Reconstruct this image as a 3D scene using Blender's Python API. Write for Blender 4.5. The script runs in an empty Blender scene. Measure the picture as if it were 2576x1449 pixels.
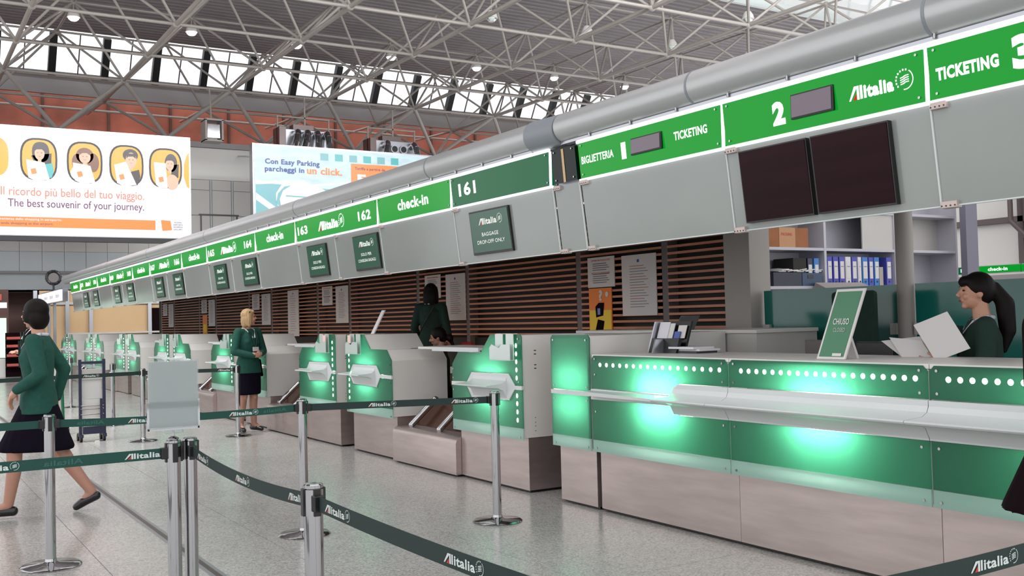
import bpy, bmesh, math, random
from mathutils import Vector, Matrix
random.seed(7)
R = math.radians
SC = bpy.context.scene
COL = SC.collection

# ------------------------------------------------------------------ camera, sky, exposure
cam_d = bpy.data.cameras.new('camera')
cam_d.sensor_width = 36.0
cam_d.lens = 36.0 * 2547.0 / 2576.0
cam_d.clip_start = 0.05; cam_d.clip_end = 500
cam = bpy.data.objects.new('camera', cam_d)
COL.objects.link(cam)
_rx = Vector((0.8500, 0.0052, -0.5268)); _ry = Vector((-0.5262, -0.0389, -0.8495))
_rx.normalize(); _ry = (_ry - _rx * _ry.dot(_rx)).normalized(); _rz = _rx.cross(_ry)
cam.matrix_world = Matrix(((_rx.x, _rx.y, _rx.z, 0), (_ry.x, _ry.y, _ry.z, 0), (_rz.x, _rz.y, _rz.z, 1.45), (0, 0, 0, 1)))
SC.camera = cam

SC.view_settings.view_transform = 'Standard'
SC.view_settings.look = 'None'
SC.view_settings.gamma = 1.0
SC.view_settings.use_curve_mapping = False
SC.view_settings.exposure = 0.14

world = bpy.data.worlds.new('overcast_sky'); SC.world = world
world.use_nodes = True
_n = world.node_tree.nodes; _n.clear()
_o = _n.new('ShaderNodeOutputWorld'); _b = _n.new('ShaderNodeBackground')
_b.inputs[0].default_value = (0.98, 0.98, 1.0, 1); _b.inputs[1].default_value = 1.6
world.node_tree.links.new(_b.outputs[0], _o.inputs[0])

def area_light(name, loc, rot, sx, sy, power, color=(1, 1, 1), parent=None):
    d = bpy.data.lights.new(name, 'AREA'); d.shape = 'RECTANGLE'; d.size = sx; d.size_y = sy
    d.energy = power; d.color = color
    o = bpy.data.objects.new(name, d); COL.objects.link(o)
    o.rotation_euler = rot
    if parent is not None:
        o.parent = parent; o.location = Vector(loc) - wloc(parent)
    else:
        o.location = loc
    return o

# added fill under the closed roof deck; the tilted one brightens the end wall
for _i, (_x, _y, _sx, _sy, _p, _t) in enumerate(((2, 0, 22, 12, 1100, 0), (8, 13, 34, 3, 9000, 62), (-9, 24, 8, 24, 700, 0))):
    area_light('hall_fill_light', (_x, _y, 12.1), (R(_t), 0, 0), _sx, _sy, _p, (0.97, 0.98, 1.0))

area_light('slat_uplight', (6.25, 13.5, .35), (0, R(-145), 0), .08, 13, 24, (1.0, 0.62, 0.38))

# ------------------------------------------------------------------ materials
def lin(c):
    return tuple((x / 12.92 if x <= 0.04045 else ((x + 0.055) / 1.055) ** 2.4) for x in [v / 255.0 for v in c])
MATS = {}
def mat(name, rgb, rough=0.5, metal=0.0, noise=0.0, nscale=20.0, emit=0.0, spec=0.5, stretch=None, coat=0.0, bump=0.0):
    if name in MATS: return MATS[name]
    m = bpy.data.materials.new(name); m.use_nodes = True
    nt = m.node_tree; p = nt.nodes['Principled BSDF']
    c = lin(rgb)
    p.inputs['Base Color'].default_value = (*c, 1)
    p.inputs['Roughness'].default_value = rough
    p.inputs['Metallic'].default_value = metal
    p.inputs['Specular IOR Level'].default_value = spec
    p.inputs['Coat Weight'].default_value = coat
    if noise > 0 or bump > 0:
        tc = nt.nodes.new('ShaderNodeTexCoord'); mp = nt.nodes.new('ShaderNodeMapping')
        nz = nt.nodes.new('ShaderNodeTexNoise'); nz.inputs['Scale'].default_value = nscale
        nz.inputs['Detail'].default_value = 4
        if stretch: mp.inputs['Scale'].default_value = stretch
        nt.links.new(tc.outputs['Object'], mp.inputs[0]); nt.links.new(mp.outputs[0], nz.inputs['Vector'])
        if noise > 0:
            cr = nt.nodes.new('ShaderNodeValToRGB')
            cr.color_ramp.elements[0].position = 0.3; cr.color_ramp.elements[1].position = 0.7
            cr.color_ramp.elements[0].color = (*[v * (1 - noise) for v in c], 1)
            cr.color_ramp.elements[1].color = (*[min(1, v * (1 + noise)) for v in c], 1)
            nt.links.new(nz.outputs[0], cr.inputs[0]); nt.links.new(cr.outputs[0], p.inputs['Base Color'])
        if bump > 0:
            bp = nt.nodes.new('ShaderNodeBump'); bp.inputs['Strength'].default_value = bump; bp.inputs['Distance'].default_value = 0.01
            nt.links.new(nz.outputs[0], bp.inputs['Height']); nt.links.new(bp.outputs[0], p.inputs['Normal'])
    if emit > 0:
        p.inputs['Emission Color'].default_value = (*c, 1); p.inputs['Emission Strength'].default_value = emit
    MATS[name] = m
    return m

def mat_floor():
    m = bpy.data.materials.new('terrazzo'); m.use_nodes = True; nt = m.node_tree; p = nt.nodes['Principled BSDF']
    g = nt.nodes.new('ShaderNodeNewGeometry')
    v = nt.nodes.new('ShaderNodeTexVoronoi'); v.inputs['Scale'].default_value = 95
    n = nt.nodes.new('ShaderNodeTexNoise'); n.inputs['Scale'].default_value = 1.1; n.inputs['Detail'].default_value = 5
    cr = nt.nodes.new('ShaderNodeValToRGB'); e = cr.color_ramp.elements
    e[0].position = 0.0; e[0].color = (*lin((140, 139, 135)), 1)
    e[1].position = 1.0; e[1].color = (*lin((204, 202, 197)), 1)
    a = e.new(0.45); a.color = (*lin((176, 174, 170)), 1)
    mx = nt.nodes.new('ShaderNodeMix'); mx.data_type = 'RGBA'; mx.blend_type = 'MULTIPLY'; mx.inputs[0].default_value = 0.5
    cr2 = nt.nodes.new('ShaderNodeValToRGB'); cr2.color_ramp.elements[0].position = 0.3; cr2.color_ramp.elements[1].position = 0.75
    cr2.color_ramp.elements[0].color = (0.8, 0.8, 0.8, 1); cr2.color_ramp.elements[1].color = (1, 1, 1, 1)
    nt.links.new(g.outputs['Position'], v.inputs['Vector']); nt.links.new(g.outputs['Position'], n.inputs['Vector'])
    nt.links.new(v.outputs['Color'], cr.inputs[0]); nt.links.new(n.outputs[0], cr2.inputs[0])
    nt.links.new(cr.outputs[0], mx.inputs['A']); nt.links.new(cr2.outputs[0], mx.inputs['B'])
    nt.links.new(mx.outputs['Result'], p.inputs['Base Color'])
    mr = nt.nodes.new('ShaderNodeMapRange'); mr.inputs['To Min'].default_value = 0.12; mr.inputs['To Max'].default_value = 0.3
    nt.links.new(n.outputs[0], mr.inputs['Value']); nt.links.new(mr.outputs[0], p.inputs['Roughness'])
    p.inputs['Specular IOR Level'].default_value = 0.6
    return m

def mat_backlit(name, rgb, tfac, rough=0.25, trans=None):
    m = bpy.data.materials.new(name); m.use_nodes = True; nt = m.node_tree; nt.nodes.clear()
    o = nt.nodes.new('ShaderNodeOutputMaterial')
    d = nt.nodes.new('ShaderNodeBsdfDiffuse'); t = nt.nodes.new('ShaderNodeBsdfTranslucent'); g = nt.nodes.new('ShaderNodeBsdfGlossy')
    c = (*lin(rgb), 1)
    d.inputs[0].default_value = c; t.inputs[0].default_value = (*lin(trans or rgb), 1); g.inputs['Roughness'].default_value = rough
    mx = nt.nodes.new('ShaderNodeMixShader'); mx.inputs[0].default_value = tfac
    nt.links.new(d.outputs[0], mx.inputs[1]); nt.links.new(t.outputs[0], mx.inputs[2])
    fr = nt.nodes.new('ShaderNodeFresnel'); fr.inputs[0].default_value = 1.45
    m2 = nt.nodes.new('ShaderNodeMixShader')
    nt.links.new(fr.outputs[0], m2.inputs[0]); nt.links.new(mx.outputs[0], m2.inputs[1]); nt.links.new(g.outputs[0], m2.inputs[2])
    nt.links.new(m2.outputs[0], o.inputs[0])
    return m

def mat_clear(name, rgb, opacity, rough=0.03):
    m = bpy.data.materials.new(name); m.use_nodes = True; nt = m.node_tree; nt.nodes.clear()
    o = nt.nodes.new('ShaderNodeOutputMaterial')
    t = nt.nodes.new('ShaderNodeBsdfTransparent'); t.inputs[0].default_value = (*lin(rgb), 1)
    p = nt.nodes.new('ShaderNodeBsdfPrincipled'); p.inputs['Base Color'].default_value = (*lin(rgb), 1); p.inputs['Roughness'].default_value = rough
    g = nt.nodes.new('ShaderNodeBsdfGlossy'); g.inputs['Roughness'].default_value = rough
    mx = nt.nodes.new('ShaderNodeMixShader'); mx.inputs[0].default_value = opacity
    fr = nt.nodes.new('ShaderNodeFresnel'); fr.inputs[0].default_value = 1.45
    m2 = nt.nodes.new('ShaderNodeMixShader')
    nt.links.new(t.outputs[0], mx.inputs[1]); nt.links.new(p.outputs[0], mx.inputs[2])
    nt.links.new(fr.outputs[0], m2.inputs[0]); nt.links.new(mx.outputs[0], m2.inputs[1]); nt.links.new(g.outputs[0], m2.inputs[2])
    nt.links.new(m2.outputs[0], o.inputs[0])
    return m

def mat_emit(name, rgb, s):
    m = bpy.data.materials.new(name); m.use_nodes = True; nt = m.node_tree; nt.nodes.clear()
    o = nt.nodes.new('ShaderNodeOutputMaterial'); e = nt.nodes.new('ShaderNodeEmission')
    e.inputs[0].default_value = (*lin(rgb), 1); e.inputs[1].default_value = s
    nt.links.new(e.outputs[0], o.inputs[0]); return m

def mat_sign(name, rgb, s):
    """lit acrylic: emission plus a glossy face"""
    m = mat(name, tuple(int(v * 0.2) for v in rgb), rough=0.12, emit=1.0, spec=0.2)
    p = m.node_tree.nodes['Principled BSDF']
    p.inputs['Emission Color'].default_value = (*lin(rgb), 1); p.inputs['Emission Strength'].default_value = s
    return m

M = dict(
    floor=mat_floor(),
    steel=mat('brushed_steel', (186, 172, 168), 0.34, 0.85, noise=0.10, nscale=6, stretch=(1, 0.35, 3)),
    darksteel=mat('dark_steel', (110, 100, 98), 0.35, 0.8),
    chrome=mat('chrome', (172, 172, 174), 0.07, 1.0),
    white=mat('white_laminate', (214, 211, 206), 0.35, noise=0.02, nscale=4),
    shelfwhite=mat('white_acrylic', (204, 207, 207), 0.22),
    offwhite=mat('off_white_board', (190, 187, 182), 0.5, noise=0.03, nscale=3),
    truss=mat('truss_paint', (148, 142, 136), 0.4, noise=0.05, nscale=3),
    deck=mat('roof_deck', (134, 128, 130), 0.6, 0.0, noise=0.08, nscale=0.6),
    band=mat('grey_cladding', (150, 146, 146), 0.5, noise=0.05, nscale=1),
    brown=mat('brown_soffit', (150, 82, 62), 0.6, noise=0.3, nscale=0.8),
    black=mat('black_plastic', (18, 17, 19), 0.35),
    fin=mat('dark_fin', (14, 22, 20), 0.5),
    duct=mat('painted_duct', (172, 174, 174), 0.28, 0.35),
    ductgrey=mat('grey_collar', (128, 134, 140), 0.45),
    frost=mat('frosted_glass', (138, 144, 140), 0.16, noise=0.06, nscale=0.8, spec=0.6),
    wood=mat('larch_slat', (188, 124, 94), 0.5, noise=0.18, nscale=5, stretch=(1, 0.2, 1)),
    slatback=mat('slat_backing', (34, 32, 30), 0.7),
    post=mat('grey_post', (104, 96, 96), 0.5),
    paper=mat('paper', (214, 210, 208), 0.8),
    ink=mat('grey_ink', (120, 116, 122), 0.8),
    redink=mat('red_ink', (190, 90, 80), 0.8),
    jacket=mat('green_wool', (14, 72, 60), 0.85, noise=0.15, nscale=30),
    darkjacket=mat('dark_green_wool', (16, 46, 38), 0.85, noise=0.15, nscale=30),
    skirt=mat('navy_wool', (18, 13, 26), 0.95, spec=0.1),
    coat=mat('maroon_black_cloth', (20, 8, 12), 0.95, spec=0.1),
    skin=mat('skin', (196, 146, 122), 0.5),
    skinleg=mat('stockings', (168, 122, 104), 0.5),
    hairdark=mat('dark_hair', (17, 9, 9), 0.6, spec=0.2, noise=0.3, nscale=60, stretch=(1, 1, 0.1)),
    hairblond=mat('blond_hair', (176, 144, 100), 0.5, noise=0.35, nscale=50, stretch=(1, 1, 0.12)),
    shoe=mat('black_leather', (22, 18, 22), 0.2),
    scarf=mat('white_scarf', (210, 210, 216), 0.7),
    lip=mat('lips', (150, 72, 68), 0.5),
    eye=mat('eye_dark', (30, 22, 20), 0.3),
    belt=mat('green_webbing', (16, 66, 58), 0.75, noise=0.1, nscale=200),
    beltdark=mat('dark_webbing', (24, 44, 42), 0.75, noise=0.1, nscale=200),
    beltprint=mat('belt_print', (200, 208, 204), 0.7),
    beltfaint=mat('belt_faint_print', (40, 92, 84), 0.7),
    logored=mat('logo_red', (196, 40, 40), 0.6),
    teal=mat('teal_glass_panel', (28, 112, 102), 0.12, noise=0.10, nscale=1.0),
    ledscreen=mat('display_maroon_glass', (36, 14, 20), 0.3, spec=0.08, noise=0.25, nscale=1.5, stretch=(1, 0.3, 6)),
    smallscreen=mat('small_display', (110, 96, 108), 0.15),
    signscreen=mat('monitor_green', (40, 84, 66), 0.2, emit=0.12, noise=0.0),
    monprint=mat('monitor_print', (215, 220, 212), 0.5, emit=0.35),
    navy=mat('navy_plastic', (26, 30, 62), 0.35),
    trolleygreen=mat('green_frame', (18, 96, 70), 0.35),
    cardboard=mat('cardboard', (150, 96, 62), 0.8, noise=0.1, nscale=6),
    darkbox=mat('dark_crate', (44, 50, 62), 0.5),
    bluebox=mat('blue_crate', (52, 74, 100), 0.5),
    binderblue=mat('binder_blue', (72, 76, 170), 0.5),
    bindersky=mat('binder_sky', (60, 120, 190), 0.5),
    binderwhite=mat('binder_white', (214, 212, 218), 0.5),
    shelving=mat('shelf_white', (186, 184, 192), 0.5),
    pillar=mat('pillar_paint', (164, 158, 152), 0.6, noise=0.03, nscale=2),
    ply=mat('beige_wall', (206, 172, 128), 0.6, noise=0.04, nscale=1),
    wallgrey=mat('wall_panel_grey', (216, 214, 209), 0.55, noise=0.03, nscale=0.5),
    wallblue=mat('wall_panel_cool', (206, 214, 218), 0.5, noise=0.03, nscale=0.5),
    strip=mat('light_joint', (200, 208, 206), 0.5),
    darkopen=mat('dark_storefront', (78, 48, 40), 0.6, noise=0.3, nscale=0.7),
    alu=mat('aluminium', (176, 178, 184), 0.3, 0.8),
    clamp=mat('clamp_pinkish_metal', (188, 172, 166), 0.4, 0.3),
    orange=mat('print_orange', (236, 130, 40), 0.5, emit=0.0),
    copper=mat('copper_plate', (100, 62, 46), 0.25, 0.7, noise=0.3, nscale=3),
    bluepost=mat('blue_grey_post', (118, 116, 130), 0.5),
    frame=mat('window_frame_grey', (96, 84, 84), 0.5),
    led=mat_emit('led_white', (225, 255, 235), 4.0),
    tube=mat_emit('fluorescent_tube', (250, 246, 255), 2.6),
    lamp=mat_emit('downlight_glow', (255, 240, 255), 9.0),
    warm=mat_emit('warm_lamp', (255, 205, 120), 1.6),
    signgreen=mat_sign('lit_green_acrylic', (0, 164, 42), 0.78),
    signdim=mat_sign('dim_green_acrylic', (0, 100, 56), 0.8),
    signoff=mat_sign('unlit_green_acrylic', (6, 50, 40), 0.05),
    signwhite=mat_emit('lit_lettering', (255, 255, 255), 1.6),
    signred=mat_emit('lit_logo_red', (220, 50, 50), 0.9),
    panelgreen=mat_backlit('backlit_green_acrylic', (10, 86, 66), 0.45, trans=(92, 200, 154)),
    panelband=mat_backlit('backlit_pale_acrylic', (176, 214, 202), 0.5),
    acrylic=mat_clear('clear_acrylic', (235, 240, 240), 0.12),
    milky=mat_clear('milky_acrylic', (222, 236, 230), 0.78, 0.15),
    glass=mat_clear('window_glass', (250, 252, 255), 0.0),
    fabric=mat_backlit('skylight_fabric', (220, 226, 222), 0.5, 0.6),
    adwhite=mat('lit_poster_white', (226, 224, 232), 0.25, emit=0.1),
    adsky=mat('lit_poster_blue', (196, 220, 226), 0.25, emit=0.08, noise=0.16, nscale=1.2, stretch=(1, 1, 3)),
    adteal=mat('lit_poster_teal', (120, 180, 186), 0.25, emit=0.08),
    adorange=mat('lit_poster_orange', (240, 138, 64), 0.25, emit=0.1),
    adamber=mat('lit_poster_amber', (246, 168, 40), 0.25, emit=0.12),
    adpeach=mat('lit_poster_peach', (222, 130, 100), 0.25, emit=0.05),
    adpurple=mat('lit_poster_purple', (110, 50, 90), 0.25, emit=0.02),
    adblue=mat('lit_poster_navy', (40, 70, 150), 0.25, emit=0.04),
    adskin=mat('lit_poster_skin', (226, 180, 150), 0.25, emit=0.08),
    adhair=mat('lit_poster_hair', (60, 48, 46), 0.25, emit=0),
    adcurl=mat('lit_poster_auburn', (130, 84, 62), 0.25, emit=0.02),
    adcream=mat('lit_poster_cream', (240, 232, 222), 0.25, emit=0.12),
    adaqua=mat('lit_poster_aqua', (80, 180, 180), 0.25, emit=0.08),
    addark=mat('lit_poster_outline', (36, 20, 16), 0.3),
    shopwhite=mat_emit('lit_shop_front', (226, 255, 232), 1.1),
    farsign=mat_emit('lit_white_box', (250, 244, 252), 1.0),
)

# ------------------------------------------------------------------ helpers
def wloc(o):
    v = Vector(o.location)
    p = o.parent
    while p is not None:
        v += Vector(p.location); p = p.parent
    return v

def props(o, label=None, cat=None, group=None, kind=None):
    if label: o['label'] = label
    if cat: o['category'] = cat
    if group: o['group'] = group
    if kind: o['kind'] = kind
    return o

def thing(name, label, cat, loc=(0, 0, 0), rotz=0.0, group=None, kind=None):
    o = bpy.data.objects.new(name, None); COL.objects.link(o)
    o.empty_display_size = 0.1
    o.location = loc; o.rotation_euler = (0, 0, rotz)
    return props(o, label, cat, group, kind)

class MB:
    def __init__(s): s.v = []; s.f = []
    def add(s, vs, fs):
        k = len(s.v); s.v += [tuple(v) for v in vs]; s.f += [tuple(i + k for i in f) for f in fs]; return s
    def box(s, x0, x1, y0, y1, z0, z1):
        return s.add([(x0, y0, z0), (x1, y0, z0), (x1, y1, z0), (x0, y1, z0), (x0, y0, z1), (x1, y0, z1), (x1, y1, z1), (x0, y1, z1)],
                     [(0, 3, 2, 1), (4, 5, 6, 7), (0, 1, 5, 4), (1, 2, 6, 5), (2, 3, 7, 6), (3, 0, 4, 7)])
    def hexa(s, p):
        return s.add(p, [(0, 3, 2, 1), (4, 5, 6, 7), (0, 1, 5, 4), (1, 2, 6, 5), (2, 3, 7, 6), (3, 0, 4, 7)])
    def prism(s, pts, a0, a1, axis='x', back=True):
        n = len(pts)
        area = sum(pts[i][0] * pts[(i + 1) % n][1] - pts[(i + 1) % n][0] * pts[i][1] for i in range(n))
        if area < 0: pts = pts[::-1]
        def P(p, a):
            return (a, p[0], p[1]) if axis == 'x' else ((p[0], a, p[1]) if axis == 'y' else (p[0], p[1], a))
        vs = [P(p, a0) for p in pts] + [P(p, a1) for p in pts]
        fl = axis == 'y'
        fs = [tuple(range(n))[::(1 if fl else -1)]]
        if back: fs.append(tuple(range(n, 2 * n))[::(-1 if fl else 1)])
        for i in range(n):
            j = (i + 1) % n
            fs.append((i, j, n + j, n + i) if not fl else (j, i, n + i, n + j))
        return s.add(vs, fs)
    def tube(s, p0, p1, r, n=10, r1=None, cap=True):
        p0 = Vector(p0); p1 = Vector(p1); d = (p1 - p0)
        if d.length < 1e-7: return s
        d.normalize(); u = d.orthogonal().normalized(); w = d.cross(u)
        r1 = r if r1 is None else r1
        vs = []
        for P, rr in ((p0, r), (p1, r1)):
            for i in range(n):
                a = 2 * math.pi * i / n; vs.append(P + (u * math.cos(a) + w * math.sin(a)) * rr)
        fs = [(i, (i + 1) % n, n + (i + 1) % n, n + i) for i in range(n)]
        if cap: fs += [tuple(range(n))[::-1], tuple(range(n, 2 * n))]
        return s.add(vs, fs)
    def path(s, pts, r, n=8):
        for a, b in zip(pts[:-1], pts[1:]): s.tube(a, b, r, n)
        for p in pts[1:-1]: s.ball(p, (r, r, r), 8, 5)
        return s
    def lathe(s, prof, c=(0, 0, 0), n=24):
        vs = []; fs = []
        for r, z in prof:
            for i in range(n):
                a = 2 * math.pi * i / n; vs.append((c[0] + r * math.cos(a), c[1] + r * math.sin(a), c[2] + z))
        m = len(prof)
        for j in range(m - 1):
            for i in range(n):
                k = (i + 1) % n; fs.append((j * n + i, j * n + k, (j + 1) * n + k, (j + 1) * n + i))
        fs.append(tuple(range(n))[::-1]); fs.append(tuple(range((m - 1) * n, m * n)))
        return s.add(vs, fs)
    def ball(s, c, r, n=12, m=8, rot=None):
        c = Vector(c); vs = []
        for j in range(1, m):
            t = math.pi * j / m
            for i in range(n):
                a = 2 * math.pi * i / n
                p = Vector((r[0] * math.sin(t) * math.cos(a), r[1] * math.sin(t) * math.sin(a), r[2] * math.cos(t)))
                if rot is not None: p = rot @ p
                vs.append(c + p)
        top = Vector((0, 0, r[2])); bot = Vector((0, 0, -r[2]))
        if rot is not None: top = rot @ top; bot = rot @ bot
        vs += [c + top, c + bot]; T = len(vs) - 2; B = T + 1; fs = []
        for i in range(n):
            k = (i + 1) % n
            fs.append((T, i, k))
            for j in range(m - 2): fs.append((j * n + i, (j + 1) * n + i, (j + 1) * n + k, j * n + k))
            fs.append((B, (m - 2) * n + k, (m - 2) * n + i))
        return s.add(vs, fs)
    def cap(s, p0, r0, p1, r1, n=12):
        s.tube(p0, p1, r0, n, r1); s.ball(p0, (r0,) * 3, n, 8); s.ball(p1, (r1,) * 3, n, 8); return s
    def build(s, name, m, parent=None, local=False, smooth=False, bevel=0.0, label=None, cat=None, group=None, kind=None):
        vs = s.v
        if local: off = Vector((0, 0, 0))
        elif parent is not None: off = wloc(parent)
        else:
            xs = [v[0] for v in vs]; ys = [v[1] for v in vs]; zs = [v[2] for v in vs]
            off = Vector(((min(xs) + max(xs)) / 2, (min(ys) + max(ys)) / 2, min(zs)))
        me = bpy.data.meshes.new(name)
        me.from_pydata([(v[0] - off.x, v[1] - off.y, v[2] - off.z) for v in vs], [], s.f)
        me.update()
        if smooth:
            for p in me.polygons: p.use_smooth = True
            me.set_sharp_from_angle(angle=R(38))
        if m is not None: me.materials.append(m)
        o = bpy.data.objects.new(name, me); COL.objects.link(o)
        if parent is not None: o.parent = parent
        else: o.location = off
        if bevel > 0:
            b = o.modifiers.new('bevel', 'BEVEL'); b.width = bevel; b.segments = 2; b.limit_method = 'ANGLE'
        return props(o, label, cat, group, kind)

def part(name, m, parent, *boxes, **k):
    b = MB()
    for q in boxes: b.box(*q)
    return b.build(name, m, parent, **k)

def copy_tree(o, parent=None, loc=None):
    c = o.copy(); COL.objects.link(c)
    if parent is not None: c.parent = parent
    if loc is not None: c.location = loc
    for ch in list(o.children): copy_tree(ch, c)
    return c

# ---- lettering: flat meshes fitted in a width x height box on a plane (u, v)
_tc = {}
def text_raw(s, bold=0.0, shear=0.0):
    k = (s, bold, shear)
    if k in _tc: return _tc[k]
    cu = bpy.data.curves.new('t', 'FONT'); cu.body = s; cu.size = 1; cu.offset = bold; cu.shear = shear
    cu.resolution_u = 3; cu.space_character = 1.0 + bold * 2.5
    ob = bpy.data.objects.new('t', cu)
    me = bpy.data.meshes.new_from_object(ob)
    vs = [(v.co.x, v.co.y) for v in me.vertices]; fs = [tuple(p.vertices) for p in me.polygons]
    bpy.data.objects.remove(ob); bpy.data.curves.remove(cu); bpy.data.meshes.remove(me)
    _tc[k] = (vs, fs); return _tc[k]
def fit(raw, w, h):
    vs, fs = raw
    x0 = min(v[0] for v in vs); x1 = max(v[0] for v in vs); y0 = min(v[1] for v in vs); y1 = max(v[1] for v in vs)
    return [((v[0] - (x0 + x1) / 2) * w / (x1 - x0), (v[1] - (y0 + y1) / 2) * h / (y1 - y0)) for v in vs], fs
class Flat:
    """2D print collected on a plane: origin o, axes u, v"""
    def __init__(s, o, u, v, off=0.0):
        s.u = Vector(u).normalized(); s.w = Vector(v).normalized(); s.n = s.u.cross(s.w).normalized(); s.o = Vector(o) + s.n * off; s.mb = MB()
    def pt(s, a, b): return s.o + s.u * a + s.w * b
    def text(s, t, cx, cy, w, h, bold=0.0, shear=0.0):
        vs, fs = fit(text_raw(t, bold, shear), w, h)
        s.mb.add([s.pt(cx + a, cy + b) for a, b in vs], fs); return s
    def poly(s, pts, cx=0, cy=0, k=1.0, kx=None):
        kx = kx or k
        s.mb.add([s.pt(cx + a * kx, cy + b * k) for a, b in pts], [tuple(range(len(pts)))]); return s
    def rect(s, a0, a1, b0, b1): return s.poly([(a0, b0), (a1, b0), (a1, b1), (a0, b1)])
    def ring(s, cx, cy, r, t, a0=0, a1=360, n=28, kx=1.0):
        for i in range(n):
            p = R(a0 + (a1 - a0) * i / n); q = R(a0 + (a1 - a0) * (i + 1) / n)
            s.mb.add([s.pt(cx + kx * rr * math.cos(a), cy + rr * math.sin(a)) for rr, a in ((r, p), (r, q), (r - t, q), (r - t, p))], [(0, 3, 2, 1)])
        return s
    def blob(s, cx, cy, rx, ry, n=24, p=2.0):
        pts = []
        for i in range(n):
            a = 2 * math.pi * i / n; c, d = math.cos(a), math.sin(a)
            pts.append((cx + rx * math.copysign(abs(c) ** (2 / p), c), cy + ry * math.copysign(abs(d) ** (2 / p), d)))
        return s.poly(pts)
    def build(s, name, m, parent, **k): return s.mb.build(name, m, parent, **k)

def airline_mark(o, u, v, cx, cy, w, h, m, mr, parent, emblem=True, off=0.002, bold=0.03, tag='lettering'):
    """slanted wordmark with a red wedge in its first letter and the round swirl emblem after it; w = width of the word"""
    F = Flat(o, u, v, off)
    aw = w * 0.24
    x0 = cx - w / 2; y0 = cy - h / 2
    def A(p): return [(x0 + a * aw, y0 + b * h) for a, b in p]
    F.poly(A([(0, 0), (0.16, 0), (0.78, 0.86), (0.78, 1), (0.55, 1)]))
    F.poly(A([(0.78, 0), (1.0, 0), (1.0, 1), (0.70, 1), (0.78, 0.8)]))
    F.text('litalia', x0 + aw * 1.08 + (w - aw * 1.08) / 2, cy, w - aw * 1.08, h, bold)
    if emblem:
        r = h * 0.72; ex = x0 + w + r * 1.25; ey = cy + h * 0.12
        F.ring(ex, ey, r, r * 0.10, -100, 55)
        for k in range(8):
            a = R(75 + k * 20)
            px = ex + math.cos(a) * r * 0.95; py = ey + math.sin(a) * r * 0.95
            F.poly([(px - r * .08, py - r * .09), (px + r * .08, py - r * .09), (px + r * .08, py + r * .09), (px - r * .08, py + r * .09)])
        for k in range(4):
            b = -0.42 + k * 0.22
            F.poly([(-.5, b - .08), (-.1, b - .02), (.15, b + .1), (.55, b + .12), (.5, b + .22), (.1, b + .2), (-.15, b + .09), (-.5, b + .02)], ex, ey, r * 0.95)
    ob = F.build(tag, m, parent)
    G = Flat(o, u, v, off * 1.3)
    G.poly(A([(0.40, 0), (0.74, 0), (0.74, 0.5)]))
    G.build('logo_wedge', mr, parent, label='red wedge in the logo')
    return ob

NX = ((0, -1, 0), (0, 0, 1))     # print on a plane facing -X (reads towards -Y)
NY = ((1, 0, 0), (0, 0, 1))      # print on a plane facing -Y

# ------------------------------------------------------------------ floor
fl = MB().box(-14, 26, -6, 42, -0.2, -0.008).build('floor', M['floor'], kind='structure')
tile_me = None
for i in range(-3, 4):
    for j in range(0, 13):
        x0 = 1.13 + i * 1.06 - 1.06; y0 = 2.41 + j * 1.06
        if tile_me is None:
            t = MB().box(0.002, 1.058, 0.002, 1.058, -0.03, 0.008).build('floor_tile', M['floor'], local=True)
            tile_me = t.data
        else:
            t = bpy.data.objects.new('floor_tile', tile_me); COL.objects.link(t)
        t.parent = fl; t.location = Vector((x0, y0, -0.008)) - Vector(fl.location)
# far field at the same level
part('floor_slab', M['floor'], fl, (-14, -2.05, -6, 42, -0.03, 0), (5.37, 26, -6, 42, -0.03, 0), (-2.05, 5.37, 16.19, 42, -0.03, 0), (-2.05, 5.37, -6, 2.41, -0.03, 0))
part('expansion_strip', M['alu'], fl, (1.60, 1.68, 2.0, 34, -0.01, 0.004))
part('expansion_strip', M['darksteel'], fl, (1.625, 1.655, 2.0, 34, -0.01, 0.006))

# ------------------------------------------------------------------ end wall, panels picked out one by one
WY = 38.2
wb = MB().box(-12, 40, WY + 0.06, WY + 0.4, 3.49, 8.16).build('wall_back', M['wallgrey'], kind='structure')
for i in range(24):
    x0 = -3.89 + i * 0.71
    for z0, z1 in ((3.49, 4.17), (4.17, 4.86)):
        part('wall_panel', M['wallblue' if z1 < 4.5 else 'wallgrey'], wb, (x0 + 0.006, x0 + 0.704, WY, WY + 0.06, z0 + 0.006, z1 - 0.006))
for i in range(-4, 22):
    x0 = 10.46 - 0.81 + i * 0.81
    if -4 < x0 < 24:
        for z0, z1 in ((4.88, 5.6), (5.62, 6.55), (6.57, 6.92)):
            part('wall_panel', M['wallgrey'], wb, (x0 + 0.05, x0 + 0.76, WY, WY + 0.06, z0, z1))
        part('joint_strip', M['strip'], wb, (x0 - 0.03, x0 + 0.03, WY - 0.01, WY + 0.05, 4.88, 6.95))
part('wall_panel', M['wallgrey'], wb, (-12, 40, WY, WY + 0.06, 6.96, 8.15))
part('frame_strip', M['post'], wb, (10.0, 11.5, WY - 0.03, WY, 5.60, 5.66), (10.05, 10.10, WY - 0.03, WY, 4.7, 5.6), (11.40, 11.46, WY - 0.03, WY, 4.7, 5.6))
part('cornice', M['band'], wb, (-12, 40, WY - 0.1, WY + 0.5, 8.16, 8.36))
MB().box(-12, 40, WY + 0.2, WY + 0.5, 2.8, 3.42).build('trim_1', M['wallblue'], kind='structure')
MB().box(-12, 40, WY - 0.1, WY + 0.2, 3.40, 3.49).build('trim_2', M['band'], kind='structure')
MB().box(-12, 40, WY + 1.5, WY + 1.8, 0, 2.8).build('wall_storefront', M['darkopen'], kind='structure')
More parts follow.
